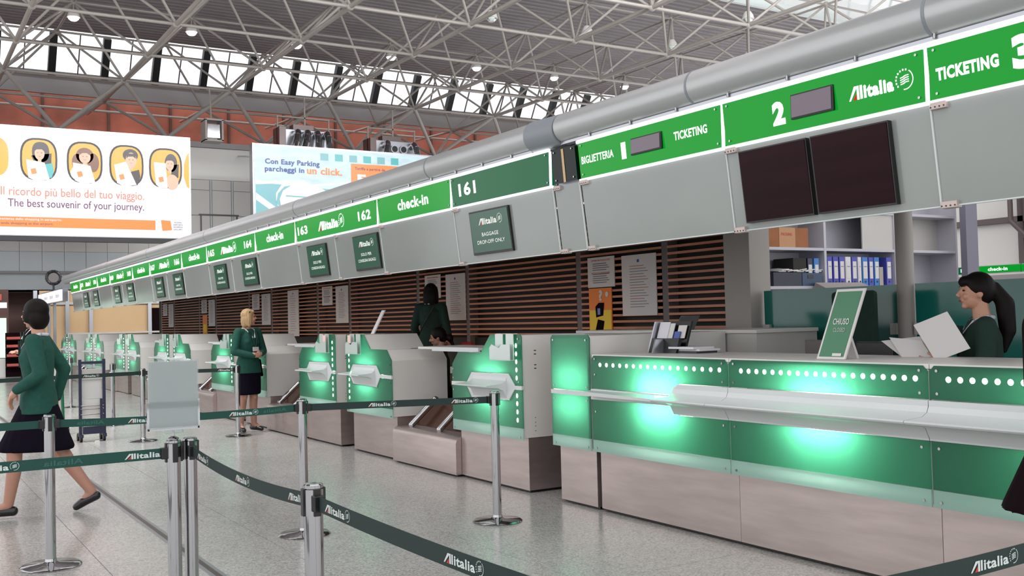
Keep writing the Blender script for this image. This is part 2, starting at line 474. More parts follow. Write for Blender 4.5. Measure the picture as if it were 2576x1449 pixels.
MB().box(-12, 40, WY + 0.2, WY + 1.8, 2.8, 2.86).build('trim_3', M['band'], kind='structure')
# brown upper wall behind the truss
ub = MB().box(-14, 46, 46, 46.3, 8.3, 12.05).build('wall_upper', M['brown'], kind='structure')
for i in range(20):
    part('wall_rib', M['darkopen'], ub, (-10 + i * 2.6, -9.9 + i * 2.6, 45.9, 46, 8.4, 12.0))
MB().box(-14, 46, 38.7, 46, 8.28, 8.36).build('trim_4', M['brown'], kind='structure')
MB().box(-14, 46, 40.95, 41.1, 10.30, 11.05).build('trim_5', M['band'], kind='structure')

# ------------------------------------------------------------------ roof deck
def corr(x0, x1, y0, y1, z):
    b = MB(); n = int((y1 - y0) / 0.34)
    for k in range(n):
        a = y0 + k * 0.34
        b.prism([(a, z), (a + 0.12, z), (a + 0.16, z + 0.07), (a + 0.30, z + 0.07), (a + 0.34, z), (a + 0.34, z + 0.12), (a, z + 0.12)], x0, x1, 'x')
    return b
ce = MB().box(-14, 46, -8, -7.9, 12.5, 12.6)
dk = corr(-14, 46, 24.8, 39.9, 12.42); d2 = corr(-14, 23.5, -8, 24.8, 12.42); d3 = corr(23.5, 46, -8, 17, 12.42)
for q in (dk, d2, d3): ce.add(q.v, q.f)
ce.build('ceiling', M['deck'], kind='structure')
MB().box(-14, 46, -8, 40, 12.62, 12.8).build('ceiling_slab', M['deck'], kind='structure')
bpy.data.objects['ceiling_slab'].data.materials[0] = M['deck']
# leave the skylight bay open
bpy.data.objects.remove(bpy.data.objects['ceiling_slab'])
MB().box(-14, 46, 24.8, 40, 12.6, 12.75).box(-14, 23.5, -8, 24.8, 12.6, 12.75).box(23.5, 46, -8, 17, 12.6, 12.75).build('trim_7', M['deck'], kind='structure')

# slanted clerestory: sill (Y 40.7, z 11.05) up to head (Y 39.9, z 12.27)
SY, SZ, HY, HZ = 40.7, 11.05, 39.9, 12.36
def onslope(x, t, out=0.0):
    return (x, SY + (HY - SY) * t + out * 0.84, SZ + (HZ - SZ) * t + out * 0.54)
k = 0
for i in range(-7, 17):
    x0 = 5.3 + 1.85 * i; x1 = x0 + 1.85
    if x0 < -8 or x1 > 34: continue
    k += 1
    w = thing('window_%d' % k, None, None, onslope((x0 + x1) / 2, 0), kind='structure')
    b = MB()
    def slab(bb, xa, xb, ta, tb, o0, o1):
        bb.hexa([onslope(xa, ta, o1), onslope(xb, ta, o1), onslope(xb, ta, o0), onslope(xa, ta, o0), onslope(xa, tb, o1), onslope(xb, tb, o1), onslope(xb, tb, o0), onslope(xa, tb, o0)])
    xm = (x0 + x1) / 2
    for xa, xb in ((x0 + 0.12, xm - 0.02), (xm + 0.02, x1 - 0.12)):
        for ta, tb in ((0.02, 0.71), (0.74, 0.98)):
            g = MB(); slab(g, xa, xb, ta, tb, 0.0, 0.012); g.build('pane', M['glass'], w)
    g = MB(); slab(g, xm - 0.02, xm + 0.02, 0, 1, -0.03, 0.03); slab(g, x0, x1, 0.71, 0.74, -0.02, 0.02); slab(g, x0, x1, -0.03, 0.02, -0.05, 0.05)
    g.build('glazing_bar', M['frame'], w)
    g = MB(); slab(g, x0 - 0.13, x0 + 0.13, -0.03, 1.0, -0.22, 0.05); g.build('fin', M['fin'], w)

# ------------------------------------------------------------------ space frame
G = 3.7
def bn(i, j): return Vector((7.02 + G * i, 40.0 - G * j, 9.97))
def tn(i, j): return Vector((8.87 + G * i, 38.15 - G * j, 11.9))
def ln(i): return Vector((8.87 + G * i, 38.12, 8.42))
truss = thing('roof_truss', 'white-grey tubular steel space frame carrying the hall roof', 'roof truss', (12, 25, 9.9))
I0, I1_, J1 = -4, 8, 9
seg = []
for j in range(J1):
    for i in range(I0, I1_ + 1):
        if i < I1_: seg.append((bn(i, j), bn(i + 1, j), 0.048))
        if j < J1 - 1: seg.append((bn(i, j), bn(i, j + 1), 0.068))
        for (a, b_) in ((i, j), (i - 1, j), (i, j - 1), (i - 1, j - 1)):
            if I0 <= a < I1_ and 0 <= b_ < J1 - 1: seg.append((bn(i, j), tn(a, b_), 0.041))
for j in range(J1 - 1):
    for i in range(I0, I1_):
        if i < I1_ - 1: seg.append((tn(i, j), tn(i + 1, j), 0.038))
        if j < J1 - 2: seg.append((tn(i, j), tn(i, j + 1), 0.042))
for i in range(I0, I1_):
    seg.append((bn(i, 1), ln(i), 0.075)); seg.append((bn(i + 1, 1), ln(i), 0.075))
    seg.append((bn(i, 0), ln(i), 0.05)); seg.append((bn(i + 1, 0), ln(i), 0.05))
    seg.append((bn(i, 0), bn(i, 0) + Vector((0, 3.7, 0.2)), 0.05))
for y_, z_ in ((42.3, 10.05), (40.6, 10.9)):
    seg.append((Vector((-8, y_, z_)), Vector((36, y_, z_)), 0.05))
CX = Vector((0, 0, 1.45)); view = Vector((0.527, 0.85, 0.03))
def inview(a, b):
    s_ = 0
    for t in (0.1, 0.5, 0.9):
        p = a.lerp(b, t) - CX; d = p.dot(Vector((0.5268, 0.8495, 0.0302)))
        if d < 1: continue
        x = p.dot(Vector((0.85, -0.5262, -0.0251))) / d; y = p.dot(Vector((0.0052, -0.0389, 0.9992))) / d
        if -0.52 < x < 0.45 and -0.05 < y < 0.30 and not (y < -0.05 + (x + 0.6) * 0.32): s_ += 1
    return s_
seg.sort(key=lambda q: (-(inview(q[0], q[1]) > 0), (q[0] + q[1]).length))
unit = MB().tube((0, 0, 0), (0, 0, 1), 1.0, 10).build('strut', M['truss'], local=True, smooth=True)
unit_me = unit.data; bpy.data.objects.remove(unit)
rest = MB()
for n_, (a, b_, r) in enumerate(seg):
    if n_ < 280:
        o = bpy.data.objects.new('strut', unit_me); COL.objects.link(o); o.parent = truss
        d = b_ - a
        o.matrix_local = Matrix.Translation(a - Vector(truss.location)) @ d.to_track_quat('Z', 'Y').to_matrix().to_4x4() @ Matrix.Diagonal((r, r, d.length, 1))
    else: rest.tube(a, b_, r, 8)
rest.build('strut_cluster', M['truss'], truss, smooth=True, kind='stuff')
nm = MB().ball((0, 0, 0), (0.11, 0.11, 0.11), 12, 8).build('node', M['truss'], local=True, smooth=True); nme = nm.data; bpy.data.objects.remove(nm)
for j in range(J1):
    for i in range(-2, I1_ + 1):
        for p in (bn(i, j), tn(i, j) if (i < I1_ and j < J1 - 1) else None):
            if p is None: continue
            o = bpy.data.objects.new('node', nme); COL.objects.link(o); o.parent = truss; o.location = p - Vector(truss.location)

# downlights hung under the top nodes
def downlight(x, y, z, lit, label, group=None):
    t = thing('downlight', label, 'ceiling lamp', (x, y, z), group=group)
    MB().lathe([(0.16, 0), (0.20, 0.0), (0.17, 0.12), (0.10, 0.24), (0.03, 0.26)], (x, y, z), 16).build('shade', M['white'], t, smooth=True)
    MB().tube((x, y, z + 0.26), (x, y, 12.15), 0.02, 6).build('stem', M['truss'], t)
    MB().lathe([(0.0, 0), (0.155, 0), (0.155, -0.05), (0.10, -0.10)][1:], (x, y, z), 16).build('lamp_lens', M['lamp' if lit else 'milky'], t, smooth=True)
    return t
for n_, i in enumerate(range(-1, 6)):
    downlight(8.87 + G * i, 34.45, 11.4, True, 'lit round downlight hanging in the truss, %s in the row from the left' % ('first', 'second', 'third', 'fourth', 'fifth', 'sixth', 'seventh')[n_], 'lit downlights in the truss')
for n_, (i, j) in enumerate(((2, 3), (3, 3), (4, 3), (4, 4), (5, 3))):
    p = tn(i, j)
    downlight(p.x, p.y, 10.9, False, ('unlit dish lamp in the truss above the parking billboard', 'unlit dish lamp in the truss right of the parking billboard', 'unlit dish lamp in the truss above the unlit joint of the two ducts', 'unlit dish lamp nearest the top edge of the picture', 'unlit dish lamp in the truss close to the fabric skylight')[n_], 'unlit dish lamps in the truss')

# barrel skylight of white fabric
sk = thing('fabric_skylight', 'arched white fabric skylight with thin ribs at the top right', 'skylight', (30, 24.75, 12.1))
b = MB(); rb = []
NA = 14
def arc(t):  # t 0..1 from far edge to near edge
    a = math.pi * (0.0 + t)
    return 20.9 + 3.85 * math.cos(a), 12.15 + 3.0 * math.sin(a)
vs = []; fs = []
xs = [23.6 + 0.55 * q for q in range(43)]
for q, x in enumerate(xs):
    sag = -0.07 if q % 2 else 0.0
    for a in range(NA + 1):
        y, z = arc(a / NA); vs.append((x, y, z + sag))
for q in range(len(xs) - 1):
    for a in range(NA):
        k_ = q * (NA + 1) + a; fs.append((k_, k_ + 1, k_ + NA + 2, k_ + NA + 1))
MB().add(vs, fs).build('fabric', M['fabric'], sk, smooth=False)
for q in range(0, len(xs), 2):
    pts = [Vector((xs[q], *arc(a / NA))) for a in range(NA + 1)]
    MB().path(pts, 0.045, 6).build('rib', M['strip'], sk)
part('edge_beam', M['strip'], sk, (23.4, 46.8, 24.7, 24.85, 11.95, 12.2)); part('edge_beam', M['strip'], sk, (23.4, 46.8, 16.95, 17.1, 11.95, 12.2))

# ------------------------------------------------------------------ billboards
def billboard(name, label, x0, x1, z0, z1, y):
    t = thing(name, label, 'billboard', ((x0 + x1) / 2, y, z0))
    part('housing', M['alu'], t, (x0 - 0.05, x1 + 0.05, y + 0.02, y + 0.35, z0 - 0.16, z1 + 0.05))
    part('poster', M['adwhite'], t, (x0, x1, y, y + 0.02, z0, z1))
    return t
BX0, BX1, BZ0, BZ1 = -3.0, 8.61, 4.37, 7.68
t = billboard('billboard', 'large lit white advertising board with five oval portraits above orange bar', BX0, BX1, BZ0, BZ1, 34)
part('lower_edge', M['black'], t, (BX0, BX1, 33.97, 34.3, BZ0 - 0.17, BZ0 - 0.02))
def oval(cx, cz, rx, rz, kind, idx):
    o = (cx, 34, cz)
    Flat(o, *NY, off=0.006).blob(0, 0, rx + 0.055, rz + 0.055, 28, 2.9).build('portrait_outline', M['addark'], t)
    Flat(o, *NY, off=0.010).blob(0, 0, rx, rz, 28, 2.9).build('portrait_ground', M['adamber'], t)
    def put(nm, m, off, fn):
        F = Flat(o, *NY, off=off); fn(F); F.build(nm, M[m], t)
    if kind == 0:
        put('portrait_hair', 'adhair', .014, lambda F: F.blob(0.05, rz * .38, rx * .52, rz * .52, 20, 2.4).poly([(-.22, .1), (-.1, -.15), (0.35, -.15), (.36, .2)]))
        put('portrait_face', 'adskin', .018, lambda F: F.blob(0.02, rz * .30, rx * .30, rz * .34))
        put('portrait_sleeve', 'adaqua', .016, lambda F: F.poly([(.15, -.15), (.38, -.1), (.42, -.35), (.36, -.55), (.2, -.6)]))
    elif kind == 1:
        put('portrait_hair', 'adcurl', .014, lambda F: F.blob(0, rz * .35, rx * .55, rz * .42).blob(-.22, .0, .16, .26).blob(.25, .0, .17, .3))
        put('portrait_face', 'adskin', .018, lambda F: F.blob(0, rz * .28, rx * .36, rz * .34))
        put('portrait_shirt', 'adcream', .016, lambda F: F.blob(-.12, -.35, rx * .65, rz * .42))
    elif kind == 2:
        put('portrait_hair', 'adhair', .014, lambda F: F.blob(.12, rz * .55, rx * .5, rz * .34))
        put('portrait_face', 'adskin', .018, lambda F: F.blob(.14, rz * .28, rx * .36, rz * .42))
        put('portrait_suit', 'adhair', .016, lambda F: F.poly([(.12, -.2), (.38, -.12), (.42, -.35), (.33, -.62), (.15, -.66)]))
    else:
        put('portrait_hair', 'adhair', .014, lambda F: F.blob(.17, rz * .3, rx * .42, rz * .5).poly([(.1, .1), (.42, .15), (.4, -.3), (.2, -.3)]))
        put('portrait_face', 'adskin', .018, lambda F: F.blob(.13, rz * .22, rx * .28, rz * .34).blob(.2, -.45, .2, .25))
    fx, fz = ((.02, .30), (0, .28), (.14, .28), (.13, .22))[kind]; fz *= rz
    put('portrait_eyes', 'adhair', .020, lambda F: F.blob(fx - .055, fz + .02, .02, .010, 8).blob(fx + .055, fz + .02, .02, .010, 8))
    put('portrait_mouth', 'adpurple', .020, lambda F: F.poly([(fx - .05, fz - .075), (fx, fz - .10), (fx + .05, fz - .075), (fx, fz - .088)]))
    put('portrait_neck', 'adskin', .0165, lambda F: F.rect(fx - .05, fx + .05, fz - .30, fz - .1))
    put('portrait_fringe', 'adcurl' if kind == 1 else 'adhair', .021, lambda F: F.poly([(fx - .15, fz + .06), (fx - .08, fz + .12), (fx + .06, fz + .13), (fx + .15, fz + .06), (fx + .12, fz + .22), (fx - .12, fz + .22)]))
    q = [(-.36, -.02), (.16, -.10), (.30, -.62), (-.1, -.68), (-.30, -.58)] if kind < 2 else ([(-.38, .0), (-.02, .12), (.30, -.62), (-.1, -.68), (-.30, -.58)] if kind == 2 else [(-.38, .18), (.0, .16), (.05, -.66), (-.2, -.66), (-.32, -.55)])
    put('portrait_bag', 'adcream', .022, lambda F: F.poly(q))
    put('bag_emblem', 'adorange', .026, lambda F: F.poly([(-.24, -.32), (-.10, -.28), (-.06, -.44), (-.20, -.48)]))
for n_, (px, pz) in enumerate(((4.06, 6.72), (5.38, 6.70), (6.63, 6.68), (7.85, 6.66))):
    oval(px, pz, 0.47, 0.60, n_, n_)
F = Flat((8.6, 34, 6.62), *NY, off=0.008); F.poly([(0, .58), (-.06, .52), (-.16, .2), (-.17, -.2), (-.08, -.52), (0, -.6)]); F.build('portrait_ground', M['adamber'], t)
Flat((2.75, 34, 6.74), *NY, off=0.008).blob(0, 0, .47, .6, 28, 2.9).build('portrait_ground', M['adamber'], t)
Flat((0, 34, 0), *NY, off=0.006).text('Il ricordo più bello del tuo viaggio.', 5.08, 5.67, 4.16, 0.34).build('lettering', M['adpeach'], t, label='pale orange line of lettering')
Flat((0, 34, 0), *NY, off=0.006).text('The best souvenir of your journey.', 5.17, 5.32, 3.96, 0.32).build('lettering', M['adpurple'], t, label='purple line of lettering')
Flat((0, 34, 0), *NY, off=0.006).rect(BX0, 7.5, 4.62, 4.93).build('orange_bar', M['adorange'], t)
Flat((0, 34, 0), *NY, off=0.010).text('convenienza dello shopping in aeroporto.', 3.75, 4.85, 1.9, 0.09, 0.01).build('lettering', M['adwhite'], t)
Flat((0, 34, 0), *NY, off=0.010).text('of brands shopping at the airport.', 3.6, 4.72, 1.7, 0.09).build('lettering', M['adpurple'], t)
Flat((0, 34, 0), *NY, off=0.012).poly([(7.68, 4.95), (7.98, 4.93), (8.02, 4.63), (7.72, 4.60)]).build('emblem', M['adorange'], t)
for q, s_ in enumerate(('ROMA', 'AIRPORTS', 'SHOPPING', 'GALLERY')):
    Flat((0, 34, 0), *NY, off=0.006).text(s_, 8.22, 4.88 - 0.075 * q, 0.16 + 0.035 * len(s_) / 2, 0.045).build('lettering', M['ink'], t)
for x in (3.2, 7.6):
    MB().tube((x, 34.3, 7.3), (x, 38.12, 7.9), 0.03, 6).build('stay', M['alu'], t)

B2X0, B2X1, B2Z0, B2Z1 = 10.80, 18.6, 4.4, 7.66
t = billboard('billboard', 'pale blue parking advertising board half hidden by the round duct', B2X0, B2X1, B2Z0, B2Z1, 34)
t.name = 'billboard'
part('poster_field', M['adsky'], t, (B2X0 + 0.02, B2X1 - 0.02, 33.995, 34.0, B2Z0 + 0.02, B2Z1 - 0.02))
Flat((0, 34, 0), *NY, off=0.010).poly([(10.84, 6.35), (18.5, 6.0), (18.5, 4.45), (10.84, 4.45)]).build('painted_ground', M['adteal'], t)
F = Flat((0, 34, 0), *NY, off=0.014)
F.poly([(10.84, 6.28), (12.6, 6.42), (12.6, 6.50), (10.84, 6.40)]).poly([(10.84, 5.75), (12.1, 4.9), (12.35, 4.95), (10.84, 6.0)]).poly([(12.9, 6.30), (14.3, 6.45), (14.3, 6.52), (12.9, 6.38)]); F.build('bay_lines', M['adwhite'], t)
F = Flat((0, 34, 0), *NY, off=0.018)
F.poly([(11.55, 5.75), (11.55, 6.0), (11.75, 6.3), (12.1, 6.48), (12.6, 6.45), (13.2, 6.25), (13.9, 5.9), (14.6, 5.4), (14.8, 4.9), (14.0, 4.5), (12.9, 4.6), (12.1, 4.9), (11.7, 5.3)]); F.build('mouse_body', M['adcream'], t)
F = Flat((0, 34, 0), *NY, off=0.022)
F.poly([(11.55, 5.7), (11.62, 6.0), (11.85, 6.25), (12.1, 6.3), (11.8, 6.1), (11.68, 5.8), (11.75, 5.4)]).poly([(11.9, 5.95), (13.6, 5.9), (13.6, 5.86), (11.9, 5.90)]); F.build('mouse_shade_line', M['adteal'], t)
Flat((0, 34, 0), *NY, off=0.020).text('Con Easy Parking', 12.17, 7.08, 1.98 * 1.0, 0.24, 0.03).build('lettering', M['adblue'], t)
Flat((0, 34, 0), *NY, off=0.020).text('parcheggi in', 11.88, 6.82, 1.42, 0.24, 0.03).build('lettering', M['adblue'], t)
Flat((0, 34, 0), *NY, off=0.020).text('un click.', 13.35, 6.86, 1.32, 0.26, 0.03).build('lettering', M['adorange'], t, label='orange words')
Flat((0, 34, 0), *NY, off=0.016).rect(14.36, 18.3, 5.9, 7.20).build('orange_panel', M['adorange'], t)
Flat((0, 34, 0), *NY, off=0.022).text('Tariffe a partire da', 15.1, 7.02, 1.2, 0.13, 0.01).build('lettering', M['adpurple'], t)
Flat((0, 34, 0), *NY, off=0.022).text('5,50', 15.35, 6.62, 1.6, 0.42, 0.05).build('lettering', M['adwhite'], t, label='large white price')
for q in range(6): Flat((0, 34, 0), *NY, off=0.012).rect(13.2 + q * .55, 13.5 + q * .55, 7.25, 7.5).build('blurred_pane', M['adaqua' if q % 2 else 'adteal'], t)
for x in (11.5, 17.6): MB().tube((x, 34.3, 7.3), (x, 38.12, 7.9), 0.03, 6).build('stay', M['alu'], t)

# blowers with bent silver hoses over the parking board
def blower(x, z, n, label):
    t = thing('air_blower', label, 'air blower', (x, 36.0, z))
    part('casing', M['alu'], t, (x - 0.9, x + 0.8, 35.8, 36.6, z + 0.05, z + 0.75), bevel=0.02)
    part('wall_bracket', M['alu'], t, (x - .7, x - .6, 36.6, 38.15, z + .1, z + .18)); part('wall_bracket', M['alu'], t, (x + .5, x + .6, 36.6, 38.15, z + .1, z + .18))
    part('motor_box', M['darksteel'], t, (x - 1.1, x - 0.85, 35.7, 36.4, z + 0.1, z + 0.8), (x - 0.5, x + 0.3, 35.9, 36.3, z + 0.75, z + 0.95))
    part('hanging_rail', M['truss'], t, (x - 1.1, x + 0.95, 35.95, 36.0, z + 1.2, z + 1.25), (x - 1.1, x - 1.06, 35.95, 36.0, z, z + 1.2), (x + 0.9, x + 0.94, 35.95, 36.0, z, z + 1.2), (x - 0.05, x, 35.95, 36.0, z + 0.9, z + 2.0))
    for q in range(4):
        cx = x - 0.45 + q * 0.38
        if n == 2 and q in (1, 2):
            MB().lathe([(0.12, 0), (0.16, 0.0), (0.16, 0.02)], (0, 0, 0), 14)
            MB().tube((cx, 35.80, z + 0.42), (cx, 35.70, z + 0.42), 0.16, 16).build('outlet_ring', M['alu'], t)
            MB().tube((cx, 35.71, z + 0.42), (cx, 35.69, z + 0.42), 0.12, 16).build('outlet_mouth', M['black'], t)
            continue
        s_ = -1 if q < 2 else (0.4 if n == 2 else -1 + q * 0.35)
        pts = [Vector((cx, 35.8, z + 0.55)), Vector((cx, 35.55, z + 0.6)), Vector((cx + s_ * .05, 35.42, z + 0.45)), Vector((cx + s_ * .12, 35.35, z + 0.2)), Vector((cx + s_ * .28, 35.3, z - 0.25))]
        MB().path(pts, 0.13, 12).build('hose', M['chrome'], t, smooth=True)
blower(13.4, 7.9, 1, 'grey air blower with four bent silver hoses above the parking board')
blower(17.0, 7.75, 2, 'grey air blower with two open round outlets above the parking board')
t = thing('floodlight', 'square caged floodlight hanging from the truss right of the portrait billboard', 'floodlight', (9.93, 36, 8.0))
part('cage', M['truss'], t, (9.62, 9.68, 35.7, 36.3, 8.0, 8.75), (10.2, 10.26, 35.7, 36.3, 8.0, 8.75), (9.62, 10.26, 35.7, 36.3, 8.72, 8.78), (9.62, 10.26, 35.7, 36.3, 7.98, 8.04))
part('reflector', M['chrome'], t, (9.72, 10.16, 35.8, 36.2, 8.12, 8.6))
MB().tube((9.94, 36.1, 8.76), (9.94, 36.27, 9.95), 0.03, 8).build('stem', M['truss'], t)

# ------------------------------------------------------------------ partition with larch slats behind the desks
t = MB().box(6.80, 6.90, 7.0, 30.5, 0, 2.72).build('wall_slatted', M['slatback'], kind='structure')
slat_me = None
posts = []
for k in range(7):
    posts += [7.83 + 4.06 * k, 9.32 + 4.06 * k]
posts = [p for p in posts if p < 30.5]
edges = [6.98] + posts
for q, (a, b_) in enumerate(zip(edges[:-1], edges[1:])):
    for z_ in range(19):
        z = 1.245 + z_ * 0.0672
        o = MB().box(6.665, 6.70, a + (0.045 if q else 0), b_ - 0.045, z, z + 0.024).build('slat', M['wood'], t)
for p in posts:
    part('post', M['post'], t, (6.67, 6.80, p - 0.045, p + 0.045, 0, 2.7))
part('kick_panel', M['slatback'], t, (6.74, 6.80, 7.0, 30.5, 0, 1.21))
part('head_rail', M['post'], t, (6.70, 6.80, 6.98, 30.5, 2.58, 2.72))
# unseen canopy added to dim the area between sign band and partition
MB().box(4.42, 6.9, -1.5, 31, 2.78, 2.84).build('ceiling_shade_slab', M['band'], kind='structure')
# pillar at the end of the partition
t = thing('pillar', 'plain grey-beige square pillar at the right end of the larch slats', 'pillar', (6.8, 6.82, 0))
part('shaft', M['pillar'], t, (6.66, 6.92, 6.65, 6.98, 0, 2.77), bevel=0.004)
# beige glazed office at the far end
t = MB().box(4.4, 9.9, 37.1, 37.2, 0, 2.78).build('wall_office', M['ply'], kind='structure')
for x in (4.26, 5.24, 5.99, 7.92):
    part('post', M['alu'], t, (x - 0.06, x + 0.06, 36.95, 37.1, 0, 2.78))
part('rail', M['alu'], t, (4.2, 9.6, 36.98, 37.1, 2.3, 2.38))
part('sill', M['offwhite'], t, (5.24, 9.6, 36.9, 37.1, 1.28, 1.34))
part('dark_opening', M['coat'], t, (8.02, 8.8, 37.02, 37.1, 0, 2.15))

# ------------------------------------------------------------------ sign band above the desks
SF = {}
def sign(y1, y0, m, label, group='lit signs above the desks', glow=True):
    """y1 = far edge, y0 = near edge; top leans 3 cm over the public side"""
    t = thing('sign_panel', label, 'sign', (4.36, (y0 + y1) / 2, 2.44), group=None)
    e = 0.012
    MB().hexa([(4.352, y0 + e, 2.465), (4.40, y0 + e, 2.465), (4.40, y1 - e, 2.465), (4.352, y1 - e, 2.465), (4.330, y0 + e, 2.72), (4.40, y0 + e, 2.72), (4.40, y1 - e, 2.72), (4.330, y1 - e, 2.72)]).build('sign_face', M[m], t)
    SF[t.name] = t.children[0] if t.children else bpy.data.objects[[o.name for o in bpy.data.objects if o.parent == t][0]]
    part('housing', M['alu'], t, (4.40, 4.50, y0, y1, 2.45, 2.74))
    if glow:
        part('lower_tube', M['tube'], t, (4.346, 4.366, y0, y1, 2.447, 2.462))
        part('upper_tube', M['tube'], t, (4.322, 4.345, y0, y1, 2.722, 2.742))
        part('side_trim', M['tube'], t, (4.335, 4.350, y0 - 0.006, y0 + 0.008, 2.462, 2.722))
    for yy in (y0 + 0.05, y1 - 0.05):
        for zz in (2.49, 2.70):
            xx = 4.352 - (zz - 2.465) * 0.086
            MB().tube((xx - 0.008, yy, zz), (xx, yy, zz), 0.007, 8).build('screw', M['chrome'], t)
    return t
SGU = (0, -1, 0); SGV = Vector((-0.022, 0, 0.255)).normalized()
SO = (4.352, 0, 2.465)
def stext(t, s, y, z, w, h, m='signwhite', bold=0.03, off=0.004, name='lettering'):
    F = Flat(SO, SGU, SGV, off); F.text(s, -y, (z - 2.465), w, h, bold); return F.build(name, M[m], SF[t.name])
def smark(t, y, z, w, h): airline_mark(SO, SGU, SGV, -y, z - 2.465, w, h, M['signwhite'], M['signred'], SF[t.name], off=0.004, bold=0.05)
def sscreen(t, ya, yb, za, zb):
    bx = part('screen_box', M['tube' if False else 'black'], t, (4.325, 4.345, yb, ya, za, zb), bevel=0.004)
    part('display_panel', M['smallscreen'], bx, (4.320, 4.325, yb + 0.01, ya - 0.01, za + 0.01, zb - 0.01))
t = sign(3.10, 1.62, 'signgreen', 'lit green sign reading TICKETING 3, nearest at the right edge')
stext(t, 'TICKETING', 2.885, 2.58, 0.325, 0.062, bold=0.05); stext(t, '3', 2.60, 2.592, 0.115, 0.155, bold=0.06)
stext(t, 'BIGLIETTERIA', 2.05, 2.58, 0.45, 0.055, bold=0.05)
t = sign(4.52, 3.10, 'signgreen', 'lit green sign with numeral 2, small blank screen and airline word')
stext(t, '2', 4.065, 2.583, 0.095, 0.135, bold=0.06); sscreen(t, 3.965, 3.665, 2.525, 2.665); smark(t, 3.43, 2.588, 0.28, 0.072)
t = sign(6.03, 4.52, 'signgreen', 'lit green sign reading BIGLIETTERIA 1 TICKETING with small blank screen')
stext(t, 'BIGLIETTERIA', 5.795, 2.592, 0.38, 0.055, bold=0.02); stext(t, '1', 5.49, 2.590, 0.052, 0.115, bold=0.02); stext(t, 'TICKETING', 4.81, 2.60, 0.31, 0.055, bold=0.03); sscreen(t, 5.40, 5.08, 2.54, 2.655)
t = sign(6.38, 6.05, 'signoff', 'narrow unlit dark green filler panel between the ticket and check-in signs', glow=False)
stext(t, 'l', 6.22, 2.59, 0.03, 0.25, 'ply', off=0.003, name='pale_stripe')
t = sign(8.0, 6.40, 'signdim', 'dim green sign with number 161 at its far end')
stext(t, '161', 7.70, 2.600, 0.30, 0.115)
ORD = ['first', 'second', 'third', 'fourth', 'fifth', 'sixth', 'seventh']
words = ['162 and 163', '164 and 165', '166 and 167', '168 and 169', '170 and 171', '172 and 173']
for k in range(6):
    a = 8.0 + 4.07 * k
    t = sign(a + 1.60, a, 'signgreen', 'green check-in sign, %s one counting away from the 161 sign' % ORD[k])
    stext(t, 'check-in', a + 0.78, 2.60, 0.66, 0.105)
    if a + 4.07 > 31: break
    b_ = a + 1.60
    t = sign(a + 4.07, b_, 'signgreen', 'green airline sign between two desk numbers, %s one counting away from the 161 sign' % ORD[k])
    n1 = words[k].split(' and ')
    stext(t, n1[0], b_ + 0.34, 2.59, 0.33, 0.105); stext(t, n1[1], a + 4.07 - 0.26, 2.59, 0.33, 0.105)
    smark(t, b_ + 1.38, 2.585, 0.62, 0.105)
# white boxes at the far end of the band
for k in range(4):
    a = 31.6 + k * 1.25
    t = thing('light_box', 'white lit box at the far end of the sign band, %s from the green signs' % ('first', 'second', 'third', 'fourth')[k], 'sign', (4.36, a + .6, 2.4), group='white lit boxes')
    part('box_face', M['farsign'], t, (4.30, 4.36, a + 0.04, a + 1.2, 2.30, 2.62))
    part('housing', M['alu'], t, (4.36, 4.5, a, a + 1.25, 2.28, 2.66))
    if k: part('support_post', M['alu'], t, (4.42, 4.50, a + 1.1, a + 1.18, 0, 2.28))
    Flat((4.30, 0, 0), *NX, off=0.004).text('check-in', -(a + .6), 2.46, 0.7, 0.12).build('lettering', M['ink'], t)
# hanging glass under the signs
def pane(y1, y0, label, extra=True):
    t = thing('hanging_glass', label, 'hanging glass', (4.39, (y0 + y1) / 2, 1.95))
    e = 0.002
    MB().hexa([(4.416, y0 - .004, 1.95), (4.424, y0 - .004, 1.95), (4.424, y0 + .005, 1.95), (4.416, y0 + .005, 1.95), (4.356, y0 - .004, 2.445), (4.364, y0 - .004, 2.445), (4.364, y0 + .005, 2.445), (4.356, y0 + .005, 2.445)]).build('polished_edge', M['strip'], t)
    MB().hexa([(4.422, y0 + e, 1.95), (4.432, y0 + e, 1.95), (4.432, y1 - e, 1.95), (4.422, y1 - e, 1.95), (4.362, y0 + e, 2.445), (4.372, y0 + e, 2.445), (4.372, y1 - e, 2.445), (4.362, y1 - e, 2.445)]).build('sheet', M['frost'], t)
    MB().box(4.418, 4.436, y0 + e, y1 - e, 1.944, 1.951).build('lower_edge', M['strip'], t)
    for yy in (y1,):
        for zz, xx in ((2.415, 4.366), (1.935, 4.424)):
            part('clamp', M['clamp'], t, (xx - 0.025, xx + 0.02, yy - 0.095, yy - 0.008, zz, zz + 0.035), bevel=0.004)
            for q in range(4):
                MB().tube((xx - 0.028, yy - 0.086 + q * 0.024, zz + 0.012), (xx - 0.024, yy - 0.086 + q * 0.024, zz + 0.012), 0.004, 6).build('bolt', M['black'], t)
    return t
gl = [(3.10, 1.62, 'hanging frosted glass panel at the right edge under the TICKETING 3 sign'), (4.52, 3.10, 'hanging frosted glass panel with two dark displays under the sign with numeral 2'),
      (6.03, 4.52, 'hanging frosted glass panel under the sign with numeral 1'), (6.38, 6.05, 'narrow hanging glass panel under the dark filler sign'),
      (8.0, 6.40, 'hanging frosted glass panel under the 161 sign')]
for a in gl: pane(*a)
for k in range(6):
    a = 8.0 + 4.07 * k
    pane(a + 1.60, a, 'hanging frosted glass panel under the %s check-in sign from the 161 sign' % ORD[k])
    if a + 4.07 > 31: break
    pane(a + 2.84, a + 1.60, 'hanging frosted glass panel under the right half of the %s airline sign from 161' % ORD[k])
    pane(a + 4.07, a + 2.84, 'hanging frosted glass panel under the left half of the %s airline sign from 161' % ORD[k])
